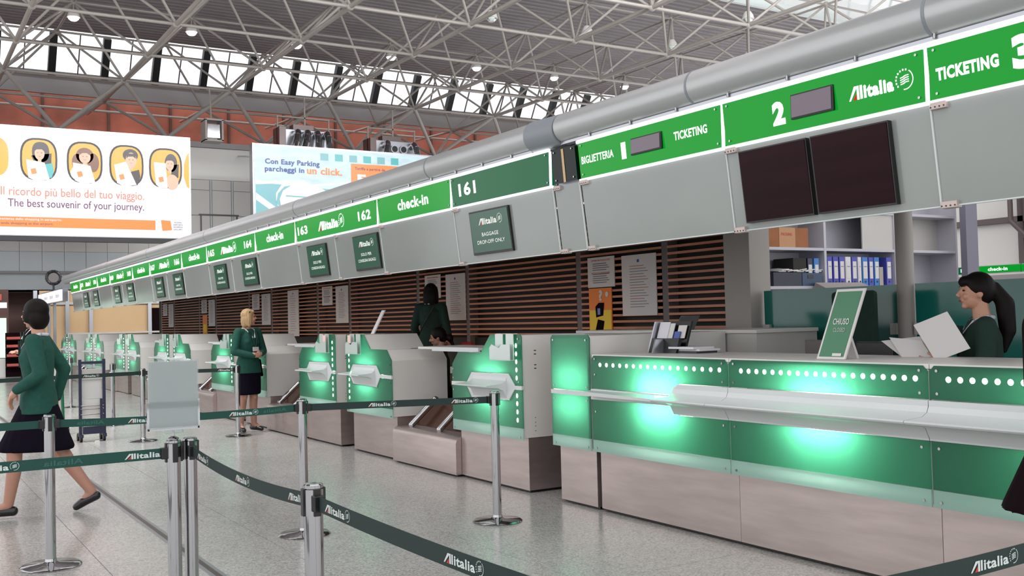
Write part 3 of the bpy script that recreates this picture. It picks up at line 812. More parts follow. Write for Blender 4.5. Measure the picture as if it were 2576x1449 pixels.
def gx(z): return 4.422 - (z - 1.95) * 0.121
# two dark displays
for y1, y0, w_ in ((4.39, 3.87, 'left'), (3.84, 3.33, 'right')):
    t = thing('departure_display', 'large dark maroon display on the glass, %s of the two' % w_, 'display', (4.39, (y0 + y1) / 2, 1.98), group='dark displays under the numeral 2')
    MB().hexa([(gx(1.98) - .035, y0, 1.985), (gx(1.98) - .005, y0, 1.985), (gx(1.98) - .005, y1, 1.985), (gx(1.98) - .035, y1, 1.985), (gx(2.41) - .035, y0, 2.41), (gx(2.41) - .005, y0, 2.41), (gx(2.41) - .005, y1, 2.41), (gx(2.41) - .035, y1, 2.41)]).build('display_casing', M['black'], t)
    e = 0.008
    MB().hexa([(gx(1.98) - .038, y0 + e, 1.993), (gx(1.98) - .034, y0 + e, 1.993), (gx(1.98) - .034, y1 - e, 1.993), (gx(1.98) - .038, y1 - e, 1.993), (gx(2.41) - .038, y0 + e, 2.402), (gx(2.41) - .034, y0 + e, 2.402), (gx(2.41) - .034, y1 - e, 2.402), (gx(2.41) - .038, y1 - e, 2.402)]).build('display_glass', M['ledscreen'], t)
# desk monitors seen against the glass
def monitor(y1, y0, lines, label, words_=True):
    t = thing('desk_monitor', label, 'monitor', (4.37, (y0 + y1) / 2, 2.0))
    d = 0.022
    MB().hexa([(gx(2.01) - d, y0, 2.01), (gx(2.01) - .004, y0, 2.01), (gx(2.01) - .004, y1, 2.01), (gx(2.01) - d, y1, 2.01), (gx(2.385) - d, y0, 2.385), (gx(2.385) - .004, y0, 2.385), (gx(2.385) - .004, y1, 2.385), (gx(2.385) - d, y1, 2.385)]).build('monitor_casing', M['black'], t)
    e = 0.012; d = 0.025
    MB().hexa([(gx(2.01) - d, y0 + e, 2.03), (gx(2.01) - .02, y0 + e, 2.03), (gx(2.01) - .02, y1 - e, 2.03), (gx(2.01) - d, y1 - e, 2.03), (gx(2.385) - d, y0 + e, 2.37), (gx(2.385) - .02, y0 + e, 2.37), (gx(2.385) - .02, y1 - e, 2.37), (gx(2.385) - d, y1 - e, 2.37)]).build('screen', M['signscreen'], t)
    O = (gx(2.01) - d, 0, 2.03); V = Vector((-0.121, 0, 1)).normalized(); yc = (y0 + y1) / 2; w = (y1 - y0)
    airline_mark(O, SGU, V, -yc - w * .03, 0.26, w * 0.46, 0.055, M['monprint'], M['logored'], t, off=0.004)
    for q, s_ in enumerate(lines):
        Flat(O, SGU, V, 0.004).text(s_, -yc, 0.15 - q * 0.065, w * (0.42 if len(s_) < 9 else 0.70), 0.032, 0.01).build('lettering', M['monprint'], t)
ml = [(7.70, 7.05, ['BAGGAGE', 'DROP-OFF ONLY'], 'dark green monitor reading BAGGAGE DROP-OFF ONLY'),
      (10.30, 9.65, ['SOLO PER', 'CONSEGNA BAGAGLI'], 'dark green monitor under the right end of the first airline sign'),
      (11.72, 11.10, ['SOLO PER', 'CONSEGNA BAGAGLI'], 'dark green monitor under the left end of the first airline sign')]
for k in range(1, 5):
    ml += [(10.30 + 4.07 * k, 9.65 + 4.07 * k, ['SOLO PER', 'CONSEGNA BAGAGLI'], 'dark green monitor under the right end of the %s airline sign' % ORD[k]),
           (11.72 + 4.07 * k, 11.10 + 4.07 * k, ['SOLO PER', 'CONSEGNA BAGAGLI'], 'dark green monitor under the left end of the %s airline sign' % ORD[k])]
for a in ml: monitor(*a)

# ------------------------------------------------------------------ round ducts on top of the sign band
def duct(y0, y1, seams, label):
    t = thing('round_duct', label, 'duct', (4.36, (y0 + y1) / 2, 2.77))
    ys = [y0] + seams + [y1]
    for a, b_ in zip(ys[:-1], ys[1:]):
        MB().tube((4.36, a, 2.872), (4.36, b_ - 0.004, 2.872), 0.112, 32).build('duct_section', M['duct'], t, smooth=True)
    for s_ in seams:
        MB().tube((4.36, s_ - 0.012, 2.872), (4.36, s_ + 0.006, 2.872), 0.1145, 32).build('seam_ring', M['ductgrey'], t, smooth=True)
    part('support_rail', M['alu'], t, (4.32, 4.44, y0, y1, 2.745, 2.765))
    q = y0 + 0.3
    while q < y1 and q < 14:
        MB().tube((4.312, q, 2.75), (4.312, q, 2.775), 0.008, 8).build('bolt', M['chrome'], t)
        q += 0.47
duct(-1.5, 6.22, [0.9, 3.05, 4.75], 'nearer polished grey round duct running above the ticketing signs')
duct(6.62, 31.0, [8.35, 11.9, 16.0, 20.1, 24.2], 'farther polished grey round duct running above the check-in signs')
t = thing('duct_collar', 'matt grey collar joining the two round ducts', 'duct collar', (4.36, 6.4, 2.75))
MB().tube((4.365, 6.225, 2.862), (4.36, 6.615, 2.868), 0.124, 28).build('collar_body', M['ductgrey'], t, smooth=True)
t = thing('convex_mirror', 'round black rimmed mirror above the far end of the sign band', 'mirror', (4.36, 33.4, 2.7))
MB().tube((4.36, 33.4, 2.64), (4.36, 33.4, 2.86), 0.03, 8).build('stem', M['black'], t)
F = MB(); 
for q in range(20):
    a = 2 * math.pi * q / 20; b2 = 2 * math.pi * (q + 1) / 20
    F.tube((4.36 + .19 * math.cos(a), 33.4, 3.04 + .19 * math.sin(a)), (4.36 + .19 * math.cos(b2), 33.4, 3.04 + .19 * math.sin(b2)), 0.05, 8)
F.build('rim', M['black'], t, smooth=True)
MB().tube((4.36, 33.38, 3.04), (4.36, 33.41, 3.04), 0.16, 20).build('mirror_glass', M['post'], t)

# ------------------------------------------------------------------ check-in desks
UP = [(1.22, .888), (1.213, 1.045), (1.097, 1.156), (.68, 1.157), (.507, 1.317), (.02, 1.317), (0, 1.30), (0, .889), (.108, .889), (.205, .984), (.84, .982), (.93, .893)]
LO = [(1.22, .848), (.93, .852), (.84, .748), (.205, .762), (.115, .852), (0, .855), (0, .537), (1.22, .537)]
BANDP = [(0, .44), (1.22, .44), (1.22, .536), (0, .536)]
HEX = [(.93, .891), (.84, .980), (.205, .982), (.110, .887), (0, .887), (0, .857), (.115, .854), (.205, .764), (.84, .750), (.93, .854), (1.22, .850), (1.22, .886)]
BODY = [(0.01, .455), (1.21, .455), (1.21, 1.04), (1.09, 1.15), (.68, 1.15), (.50, 1.31), (.01, 1.31)]
def desk(y, side, label):
    """side +1: outline grows away from the camera (LEDs on the near edge); -1 mirrored"""
    t = thing('check_in_desk', label, 'check-in desk', (4.9, y + side * 0.61, 0), group='check-in desks with glowing green fronts')
    def Y(pts): return [(y + side * a, b_) for a, b_ in pts]
    u = MB().prism(Y(UP), 4.492, 4.500, 'x', back=False).build('upper_panel', M['panelgreen'], t)
    l = MB().prism(Y(LO), 4.492, 4.500, 'x', back=False).build('lower_panel', M['panelgreen'], t)
    MB().prism(Y(BANDP), 4.492, 4.500, 'x', back=False).build('pale_band', M['panelband'], t)
    sb = MB().prism(Y(HEX), 4.484, 4.510, 'x').build('shelf_backplate', M['shelfwhite'], t, bevel=0.003)
    # tray with its curved underside
    a0, a1 = y + side * .24, y + side * .81; c0, c1 = y + side * .12 , y + side * .72
    ya, yb = min(a0, a1), max(a0, a1)
    prof = [(4.49, .972), (4.475, .925), (4.44, .902), (4.29, .890), (4.285, .883), (4.29, .876), (4.40, .866), (4.455, .84), (4.485, .775), (4.49, .775)]
    MB().prism(prof, ya, yb, 'y').build('shelf_tray', M['shelfwhite'], sb, smooth=True)
    bb = MB().prism(Y(BODY), 4.63, 5.15, 'x')
    for (p, q) in zip(BODY, BODY[1:] + BODY[:1]):
        mx_, mz_ = 0.6, 0.8
        def inn(c): return (c[0] + (0.012 if c[0] < mx_ else -0.012), c[1] + (0.012 if c[1] < mz_ else -0.012))
        pi, qi = inn(p), inn(q)
        bb.hexa([(4.503, y + side * p[0], p[1]), (4.503, y + side * q[0], q[1]), (4.503, y + side * qi[0], qi[1]), (4.503, y + side * pi[0], pi[1]),
                 (4.63, y + side * p[0], p[1]), (4.63, y + side * q[0], q[1]), (4.63, y + side * qi[0], qi[1]), (4.63, y + side * pi[0], pi[1])])
    bb.build('body', M['white'], t)
    part('steel_base', M['steel'], t, (4.56, 5.15, min(y + side * .03, y + side * 1.19), max(y + side * .03, y + side * 1.19), 0.015, .45))
    part('plinth', M['black'], t, (4.58, 5.13, min(y + side * .05, y + side * 1.17), max(y + side * .05, y + side * 1.17), 0.0, .015))
    for z in (1.224, 1.155, 1.089, 1.021, .953, .805, .74, .671, .602):
        MB().ball((4.490, y + side * .083, z), (0.004, 0.0135, 0.020), 12, 8).build('led_light', M['led'], t, smooth=True)
    for a, z in ((.05, 1.28), (1.19, 1.0), (1.19, .92), (.05, .92), (1.19, .81), (1.19, .46), (.05, .46)):
        MB().tube((4.486, y + side * a, z), (4.492, y + side * a, z), 0.008, 8).build('screw', M['chrome'], t)
    MB().tube((4.95, y + side * .85, 1.150), (4.95, y + side * .85, 1.154), 0.045, 20).build('cable_grommet', M['black'], t)
    for z in (1.18, 1.15, 1.06, 1.03, .62, .58, .55, .51):
        MB().tube((4.62 + 0.02 * (z > 1), y + side * 0.008, z), (4.62, y + side * 0.012, z), 0.004, 6).build('bolt_hole', M['black'], t)
    # lamps behind the acrylic, at shelf height
    area_light('panel_lamp', (4.618, y + side * .53, .87), (0, R(90), 0), 0.20, 0.40, 4.0, (0.92, 1.0, 0.95), t)
    return t
ordw = ['nearest', 'second', 'third', 'fourth', 'fifth', 'sixth', 'seventh']
def setloc(o, dy): o.location = Vector(o.location) + Vector((0, dy, 0))
dA = desk(7.12, 1, 'check-in desk with right-hand lights, nearest, next to the ticketing counter')
dB = desk(10.885, -1, 'check-in desk with left-hand lights, nearest, with a white card standing on it')
for k in range(1, 7):
    c = copy_tree(dA); setloc(c, 4.1 * k); c['label'] = 'check-in desk with lights on its right edge, %s from the ticketing counter' % ordw[k]
for k in range(1, 6):
    c = copy_tree(dB); setloc(c, 4.1 * k); c['label'] = 'check-in desk with lights on its left edge, %s from the ticketing counter' % ordw[k]

# leaflet holders hung on the desks
def holder(yc, label, two=True):
    t = thing('leaflet_holder', label, 'leaflet holder', (4.44, yc, 1.10), group='white acrylic leaflet holders on the desks')
    part('back_plate', M['milky'], t, (4.472, 4.478, yc - .15, yc - .03, 1.10, 1.322), (4.472, 4.478, yc + .02, yc + .145, 1.10, 1.322))
    MB().prism([(yc - .168, 1.105), (yc + .168, 1.105), (yc + .168, 1.205), (yc + .13, 1.235), (yc + .02, 1.205), (yc - .0, 1.205), (yc - .03, 1.235), (yc - .168, 1.235)], 4.425, 4.432, 'x').build('front_pocket', M['milky'], t)
    part('pocket_floor', M['milky'], t, (4.425, 4.475, yc - .168, yc + .168, 1.10, 1.106))
    part('hook', M['milky'], t, (4.47, 4.53, yc - .13, yc - .05, 1.320, 1.325), (4.47, 4.53, yc + .04, yc + .12, 1.320, 1.325))
    return t
holder(7.365, 'empty white leaflet holder on the desk next to the ticketing counter')
holder(10.58, 'leaflet holder with pink leaflets on the desk with the standing card')
holder(11.52, 'leaflet holder with a pink leaflet on the desk left of the standing card')
for k in range(1, 6):
    w_ = ordw[k]
    holder(10.58 + 4.1 * k, 'leaflet holder on the %s desk with lights on its left edge' % w_)
    holder(11.52 + 4.1 * k, 'leaflet holder on the %s desk with lights on its right edge' % ordw[min(k + 1, 6)])
for yc, z, lab in ((10.66, 1.16, 'pink leaflet low in the holder under the standing card'), (10.66, 1.25, 'pink leaflet high in the holder under the standing card'), (11.42, 1.25, 'pink leaflet high in the holder left of the standing card'), (11.56, 1.15, 'pink leaflet low in the holder left of the standing card')):
    t = MB().box(4.436, 4.440, yc - .045, yc + .045, z - .045, z + .06).build('leaflet', mat('pink_paper', (224, 190, 184), 0.8), label=lab, cat='leaflet')
# card standing on desk
t = thing('standing_card', 'white printed card leaning upright on the desk beside the slats', 'card', (4.82, 10.85, 1.315))
MB().hexa([(4.80, 10.80, 1.315), (4.80, 11.00 - .12, 1.315), (4.815, 10.88, 1.315), (4.815, 10.80, 1.315), (4.90, 10.70, 1.585), (4.90, 10.78, 1.585), (4.915, 10.78, 1.585), (4.915, 10.70, 1.585)]).build('card_sheet', M['paper'], t)

# worktops bridging the desks, baggage scales in the gaps
def bay(k):
    y = 8.34 + 4.1 * k; d = 4.1 * k
    lab = ordw[k]
    t = thing('worktop', 'thin white worktop bridging the %s gap between desks' % lab, 'worktop', (5.0, 9.0 + d, 1.15), group='white worktops between desks')
    part('top_board', M['white'], t, (4.80, 5.35, 8.345 + d, 9.66 + d, 1.155, 1.180), bevel=0.004)
    part('front_lip', M['shelfwhite'], t, (4.78, 4.80, 8.345 + d, 9.3 + d, 1.140, 1.182))
    part('modesty_panel', M['slatback'], t, (5.22, 5.25, 8.34 + d, 9.66 + d, 0.0, 1.15))
    part('cross_rail', M['offwhite'], t, (5.18, 5.22, 8.34 + d, 9.66 + d, 0.88, 0.95))
    t = thing('baggage_scale', 'stainless baggage scale with two chrome rails in the %s gap between desks' % lab, 'baggage scale', (4.7, 9.0 + d, 0), group='baggage scales between desks')
    prof = [(4.50, 0.012), (4.50, .30), (4.51, .33), (4.53, .352), (4.56, .362), (4.86, .375), (4.86, 0.012)]
    MB().prism(prof, 8.315 + d, 9.69 + d, 'y').build('housing', M['steel'], t, smooth=True)
    MB().hexa([(4.72, 8.35 + d, .372), (4.74, 8.35 + d, .36), (4.74, 9.66 + d, .36), (4.72, 9.66 + d, .372), (4.95, 8.35 + d, .60), (4.97, 8.35 + d, .59), (4.97, 9.66 + d, .59), (4.95, 9.66 + d, .60)]).build('back_plate', M['copper'], t)
    for yy in (9.46, 8.84):
        MB().cap((4.61, yy + d, .385), .034, (4.88, yy - .02 + d, .63), .034).build('rail', M['chrome'], t, smooth=True)
    part('plinth', M['black'], t, (4.53, 4.85, 8.34 + d, 9.66 + d, 0, .012))
for k in range(6): bay(k)

# ------------------------------------------------------------------ ticketing counter
# end pier
t = thing('counter_pier', 'tall glowing green pier at the left end of the ticketing counter', 'counter pier', (4.9, 6.43, 0))
def openbox(y0, y1, z0, z1, x0=4.503, x1=4.63, th=0.012):
    b = MB(); b.box(x0, x1, y0, y0 + th, z0, z1); b.box(x0, x1, y1 - th, y1, z0, z1); b.box(x0, x1, y0 + th, y1 - th, z0, z0 + th); b.box(x0, x1, y0 + th, y1 - th, z1 - th, z1); return b
b = openbox(6.19, 6.68, .46, 1.305); b.box(4.63, 5.9, 6.19, 6.68, .46, 1.305); b.build('body', M['white'], t)
MB().prism([(6.17, .888), (6.685, .893), (6.685, 1.29), (6.66, 1.314), (6.19, 1.314), (6.165, 1.29)], 4.492, 4.500, 'x', back=False).build('upper_panel', M['panelgreen'], t)
MB().prism([(6.17, .536), (6.685, .536), (6.685, .853), (6.17, .853)], 4.492, 4.500, 'x', back=False).build('lower_panel', M['panelgreen'], t)
MB().prism([(6.17, .446), (6.685, .446), (6.685, .534), (6.17, .534)], 4.492, 4.500, 'x', back=False).build('pale_band', M['panelband'], t)
part('white_strip', M['shelfwhite'], t, (4.486, 4.503, 6.17, 6.685, .855, .886))
part('steel_base', M['steel'], t, (4.56, 5.2, 6.20, 6.68, .015, .45))
part('plinth', M['black'], t, (4.58, 5.2, 6.20, 6.66, 0, .015))
for a in (6.21, 6.645):
    for z in (1.275, .92, .82, .47): MB().tube((4.486, a, z), (4.492, a, z), 0.008, 8).build('screw', M['chrome'], t)
area_light('panel_lamp', (4.618, 6.43, .995), (0, R(90), 0), .10, .34, 1.1, (0.92, 1, .95), t)
area_light('panel_lamp', (4.618, 6.43, .76), (0, R(90), 0), .10, .34, 1.1, (0.92, 1, .95), t)
def ticket(y0, w, cut, nled, label, yl):
    y1 = y0 + w
    t = thing('ticket_counter', label, 'ticket counter', (4.9, (y0 + y1) / 2, 0), group='ticketing counter modules')
    e = 0.006
    b = openbox(y0 + e, y1 - e, .46, 1.14); b.box(4.63, 5.25, y0 + e, y1 - e, .46, 1.14); b.build('body', M['white'], t)
    c = 0.028
    U = [(y0 + e, .99), (y1 - e, .99), (y1 - e, 1.16 - c), (y1 - e - c, 1.16), (y0 + e + c, 1.16), (y0 + e, 1.16 - c)]
    L = [(y0 + e, .536), (y1 - e, .536), (y1 - e, .779), (y0 + e, .779)]
    H = [(y0 + .002, .782), (y1 - .002, .782), (y1 - .002, .985), (y0 + .002, .985)]
    if cut:   # shelf starts part way along
        U = [(y0 + e, .99), (y0 + w - .98, .99), (y0 + w - .905, .915), (y1 - e, .915), (y1 - e, 1.16 - c), (y1 - e - c, 1.16), (y0 + e + c, 1.16), (y0 + e, 1.16 - c)]
        L = [(y0 + e, .536), (y1 - e, .536), (y1 - e, .836), (y0 + w - .905, .836), (y0 + w - .98, .779), (y0 + e, .779)]
        H = [(y0 + .002, .782), (y0 + w - .975, .782), (y0 + w - .90, .839), (y1, .834), (y1, .911), (y0 + w - .90, .911), (y0 + w - .975, .985), (y0 + .002, .985)]
    MB().prism(U, 4.492, 4.500, 'x', back=False).build('upper_panel', M['panelgreen'], t)
    MB().prism(L, 4.492, 4.500, 'x', back=False).build('lower_panel', M['panelgreen'], t)
    MB().prism([(y0 + e, .446), (y1 - e, .446), (y1 - e, .534), (y0 + e, .534)], 4.492, 4.500, 'x', back=False).build('pale_band', M['panelband'], t)
    MB().prism(H, 4.484, 4.503, 'x').build('shelf_backplate', M['shelfwhite'], t)
    ye = y1 - (.62 if cut else 0.0)
    prof = [(4.49, .968), (4.47, .925), (4.43, .905), (4.29, .897), (4.282, .889), (4.29, .880), (4.42, .862), (4.455, .845), (4.487, .785), (4.49, .785)]
    MB().prism(prof, y0 + .002, ye - .002 if not cut else y1 - .93, 'y').build('shelf_tray', M['shelfwhite'], t, smooth=True)
    if cut: MB().hexa([(4.29, y1 - .93, .880), (4.49, y1 - .93, .862), (4.49, y1 - .02, .862), (4.40, y1 - .02, .868), (4.29, y1 - .93, .897), (4.49, y1 - .93, .905), (4.49, y1 - .02, .905), (4.40, y1 - .02, .897)]).build('shelf_nose', M['shelfwhite'], t)
    part('counter_top', M['white'], t, (4.50, 5.25, y0 + .002, y1 - .002, 1.142, 1.168), bevel=0.003)
    part('steel_base', M['steel'], t, (4.56, 5.2, y0 + .001, y1 - .001, .015, .45), bevel=0.002)
    part('plinth', M['black'], t, (4.58, 5.18, y0, y1, 0, .015))
    for q in range(nled):
        yy = y1 - .115 - q * (w - .19) / (nled - 1)
        MB().ball((4.490, yy, 1.093), (0.004, 0.0155, 0.0155), 12, 8).build('led_light', M['led'], t, smooth=True)
    for a in (y0 + .05, y1 - .05):
        for z in (1.135, 1.02, .745, .475): MB().tube((4.486, a, z), (4.492, a, z), 0.008, 8).build('screw', M['chrome'], t)
    area_light('panel_lamp', (4.618, yl, .955), (0, R(90), 0), .08, .40, 3.4, (0.9, 1, .92), t)
    area_light('panel_lamp', (4.618, yl, .785), (0, R(90), 0), .08, .40, 3.0, (0.9, 1, .92), t)
ticket(4.70, 1.45, True, 17, 'ticketing counter module next to the tall pier where the white shelf begins', 5.38)
ticket(3.265, 1.435, False, 20, 'ticketing counter module in the middle below the CHIUSO sign', 3.98)
ticket(1.83, 1.435, False, 20, 'ticketing counter module at the right edge of the picture', 2.35)

# back office wall, rear desk, post, teal screens
t = thing('rear_desk', 'white-grey rear desk block behind the ticketing counter beside the slats', 'desk', (6.0, 7.0, 0))
part('desk_body', M['offwhite'], t, (5.92, 6.62, 5.86, 8.3, 0, 1.285))
part('desk_top', M['white'], t, (5.90, 6.62, 5.84, 8.32, 1.285, 1.315), bevel=.004)
for y0, y1, lab in ((5.20, 6.62, 'teal glass screen between the pillar and the grey post'), (1.2, 5.03, 'teal glass screen to the right of the grey post behind the clerk')):
    t = thing('glass_screen', lab, 'glass screen', (6.8, (y0 + y1) / 2, 0))
    part('sheet', M['teal'], t, (6.80, 6.82, y0, y1, 0.1, 1.645))
    part('bracket', M['offwhite'], t, (6.77, 6.84, y1 - .08, y1, 1.25, 1.34), (6.77, 6.84, y0, y0 + .05, 1.25, 1.34))
    part('foot_rail', M['alu'], t, (6.78, 6.84, y0, y1, 0, .1))
t = thing('round_post', 'round grey post between the two teal glass screens', 'post', (6.8, 5.115, 0))
MB().tube((6.80, 5.115, 0), (6.80, 5.115, 2.78), .068, 20).build('shaft', M['pillar'], t, smooth=True)
t = thing('square_post', 'blue-grey post behind the clerk near the far hall', 'post', (10.94, 7.1, 0))
part('shaft', M['bluepost'], t, (10.76, 10.98, 7.24, 7.32, 0, 3.3))

# shelving with binders
SHY = 7.5
t = thing('shelving_unit', 'tall white open shelving holding binders and boxes behind the teal screen', 'shelving', (9.3, SHY + .2, 0))
part('shelf_back', M['shelving'], t, (7.50, 10.95, SHY + .36, SHY + .38, 0, 2.85))
for x in (7.50, 8.63, 9.80, 10.93): part('upright', M['shelving'], t, (x, x + .035, SHY, SHY + .36, 0, 2.85))
for z in (.1, .6, 1.15, 1.69, 2.10, 2.52): part('shelf_board', M['shelving'], t, (7.535, 10.93, SHY + .003, SHY + .36, z, z + .03))
part('inner_panel', M['offwhite'], t, (9.28, 9.80, SHY + .02, SHY + .035, 2.13, 2.52))
part('inner_panel', M['offwhite'], t, (9.98, 10.93, SHY + .25, SHY + .262, 2.13, 2.52))
cols = ['binderblue', 'binderblue', 'binderblue', 'binderwhite', 'binderblue', 'binderwhite', 'bindersky', 'binderblue', 'bindersky', None, 'binderblue']
wid = [.078, .082, .082, .085, .082, .055, .09, .075, .082, .09, .085]
names = ['first', 'second', 'third', 'fourth', 'fifth', 'sixth', 'seventh', 'eighth', 'ninth', 'tenth', 'eleventh']
x = 8.675
for q, (c_, w_) in enumerate(zip(cols, wid)):
    x += .018
    if c_:
        colr = {'binderblue': 'blue', 'binderwhite': 'white', 'bindersky': 'sky blue'}[c_]
        b = thing('ring_binder', '%s upright ring binder, %s from the left on the shelf above the teal screen' % (colr, names[q]), 'binder', (x + w_ / 2, SHY + .2, 1.72), group='ring binders on the shelf')
        part('cover', M[c_], b, (x, x + w_, SHY + .02, SHY + .30, 1.72, 2.04), bevel=.003)
        part('spine_label', M['paper'], b, (x + .012, x + w_ - .012, SHY + .017, SHY + .02, 1.80, 1.99))
        MB().tube((x + w_ / 2, SHY + .016, 1.765), (x + w_ / 2, SHY + .0195, 1.765), .012, 12).build('finger_hole', M['black'], b)
        part('label_line', M['ink'], b, (x + .02, x + w_ - .02, SHY + .0155, SHY + .017, 1.93, 1.937))
    x += w_
for q, (xx, w_, m_, lab) in enumerate(((9.86, .08, 'binderwhite', 'white ring binder just left of the round post'), (9.96, .07, 'binderwhite', 'narrow white ring binder partly hidden by the round post'), (8.50, .075, 'bindersky', 'blue ring binder at the right end of the left shelf bay'), (8.40, .075, 'navy', 'navy ring binder beside the dark files in the left shelf bay'), (8.18, .2, 'slatback', 'thick black file block in the left shelf bay'))):
    b = thing('ring_binder', lab, 'binder', (xx, SHY + .2, 1.72))
    part('cover', M[m_], b, (xx, xx + w_, SHY + .03, SHY + .31, 1.72, 2.02), bevel=.003)
    part('spine_label', M['paper'], b, (xx + .012, xx + w_ - .012, SHY + .027, SHY + .03, 1.82 if m_ != 'slatback' else 1.75, 1.95 if m_ != 'slatback' else 1.76))
b = thing('document_tray', 'grey magazine file standing among the blue binders', 'file box', (9.6, SHY + .2, 1.72)); part('box', M['pillar'], b, (9.538, 9.612, SHY + .02, SHY + .25, 1.72, 1.93))
b = thing('cardboard_box', 'brown cardboard box on the top left shelf', 'box', (8.1, SHY + .2, 2.13))
part('carton', M['cardboard'], b, (7.74, 8.42, SHY + .03, SHY + .33, 2.13, 2.34)); part('front_label', mat('carton_label', (186, 140, 104), .8), b, (7.98, 8.22, SHY + .026, SHY + .03, 2.13, 2.34))
Flat((0, SHY + .026, 0), *NY, off=.002).text('PACKING', 8.09, 2.27, .16, .03, .02).build('lettering', M['redink'], b)
b = thing('storage_crate', 'dark crate with crumpled papers on the left shelf bay', 'crate', (8.1, SHY + .2, 1.72)); part('crate_body', M['darkbox'], b, (7.86, 8.28, SHY + .01, SHY + .33, 1.72, 1.865))
b = thing('storage_crate', 'blue crate with a handle slot beside the dark crate', 'crate', (8.4, SHY + .2, 1.72)); part('crate_body', M['bluebox'], b, (8.29, 8.60, SHY + .01, SHY + .33, 1.72, 1.86)); part('handle_slot', M['black'], b, (8.37, 8.46, SHY + .006, SHY + .011, 1.80, 1.84))
random.seed(3)
b = MB()
for q in range(14):
    cx = 7.95 + q * .045; z = 1.872 + .02 * (q % 3) * random.random()
    b.hexa([(cx, SHY + .02, z), (cx + .12, SHY + .03, z + .01 * (q % 2)), (cx + .13, SHY + .24, z + .03), (cx + .01, SHY + .22, z + .02), (cx, SHY + .02, z + .006), (cx + .12, SHY + .03, z + .012 + .01 * (q % 2)), (cx + .13, SHY + .24, z + .036), (cx + .01, SHY + .22, z + .026)])
b.build('loose_papers', M['paper'], label='crumpled loose papers spilling over the two crates', cat='papers', kind='stuff')
b = thing('grey_folder', 'pale grey board lying tilted in front of the binders', 'board', (8.9, 7.3, 1.65)); MB().hexa([(8.35, 7.20, 1.648), (9.15, 7.20, 1.648), (9.15, 7.49, 1.66), (8.42, 7.49, 1.66), (8.38, 7.21, 1.66), (9.15, 7.21, 1.66), (9.17, 7.47, 1.755), (8.44, 7.47, 1.755)]).build('board_sheet', M['pillar'], b)

# far hall seen past the clerk
w = MB().box(17.2, 17.4, 3, 14, 0, 6.3).build('wall_right', M['wallgrey'], kind='structure')
for y in (11.9, 10.45, 9.75, 9.55, 8.6): part('mullion', M['frame'], w, (17.1, 17.2, y - .05, y + .05, 2.2, 6.2))
for z in (2.95, 3.75): part('transom', M['frame'], w, (17.1, 17.2, 3, 14, z, z + .1))
part('lower_cladding', M['teal'], w, (17.12, 17.2, 3, 14, 0, 2.0))
t = thing('lattice_frame', 'dark bent steel frame hanging in front of the far hall wall', 'frame', (16.9, 10, 2.6))
for yy in (10.35, 9.6):
    MB().path([Vector((16.85, yy + .12, 4.5)), Vector((16.85, yy + .12, 2.95)), Vector((16.85, yy - .38, 2.42)), Vector((16.85, yy - .52, 2.42))], .045, 8).build('bent_tube', M['frame'], t)
    MB().path([Vector((16.95, yy - .10, 4.5)), Vector((16.95, yy - .10, 2.95)), Vector((16.95, yy - .52, 2.42))], .045, 8).build('bent_tube', M['frame'], t)
for a, c, s_, lab in ((10.95, 10.62, '142', 'small distant green sign reading 142'), (10.59, 9.80, 'check-in', 'small distant green check-in sign right of 142'), (9.78, 9.2, '141', 'distant green sign cut by the right picture edge')):
    t = thing('distant_sign', lab, 'sign', (16, (a + c) / 2, 2.02))
    part('sign_face', M['signgreen' if s_ != '142' else 'signdim'], t, (15.98, 16.0, c, a, 2.03, 2.145)); part('housing', M['alu'], t, (16.0, 16.1, c, a, 2.02, 2.155))
    Flat((15.98, 0, 0), *NX, off=.004).text(s_, -(a + c) / 2, 2.088, (a - c) * (.45 if s_ != '142' else .6), .06, .03).build('lettering', M['signwhite'], t)
t = thing('far_counter', 'distant counter run under the small green signs', 'counter', (16.2, 10, 0)); part('counter_body', M['wallgrey'], t, (15.9, 16.6, 6, 13, 0, 1.1)); part('canopy', M['band'], t, (15.9, 16.4, 6, 13, 1.86, 1.98)); part('support', M['frame'], t, (16.2, 16.3, 12.8, 12.9, 1.1, 4.5), (16.2, 16.3, 7, 7.1, 1.1, 4.5), (16.2, 16.4, 6, 13, 4.4, 4.5))
t = thing('warm_ceiling_lamp', 'warm glowing ceiling lamp beyond the shelving top', 'ceiling lamp', (12.9, 8.3, 3.15)); part('housing', M['brown'], t, (12.0, 14.6, 7.2, 9.2, 3.1, 3.3)); MB().lathe([(.3, 0), (.42, .05), (.42, .12)], (13.2, 8.3, 3.0), 20).build('lamp_glow', M['warm'], t); MB().tube((13.2, 8.3, 3.3), (13.2, 8.3, 12), .03, 8).build('stem', M['post'], t)
# notice board with lettering behind the clerk
t = thing('notice_board', 'off-white information board lettered DIRITTI behind the clerk', 'notice board', (7.4, 4.2, 1.1)); part('board_sheet', M['paper'], t, (7.40, 7.42, 3.7, 4.70, 1.08, 1.64)); part('stand', M['alu'], t, (7.43, 7.46, 4.1, 4.2, 0, 1.6))
Flat((7.40, 0, 0), *NX, off=.003).text('DIRITTI', -4.60, 1.55, .18, .035, .01).build('lettering', M['ink'], t)
for q, s_ in enumerate(('in caso di', 'negato', 'imbarco', 'compensa', 'o assistenza', 'passeggero')):
    Flat((7.40, 0, 0), *NX, off=.003).text(s_, -4.56, 1.49 - q * .05, .12, .018).build('lettering', M['ink'], t)

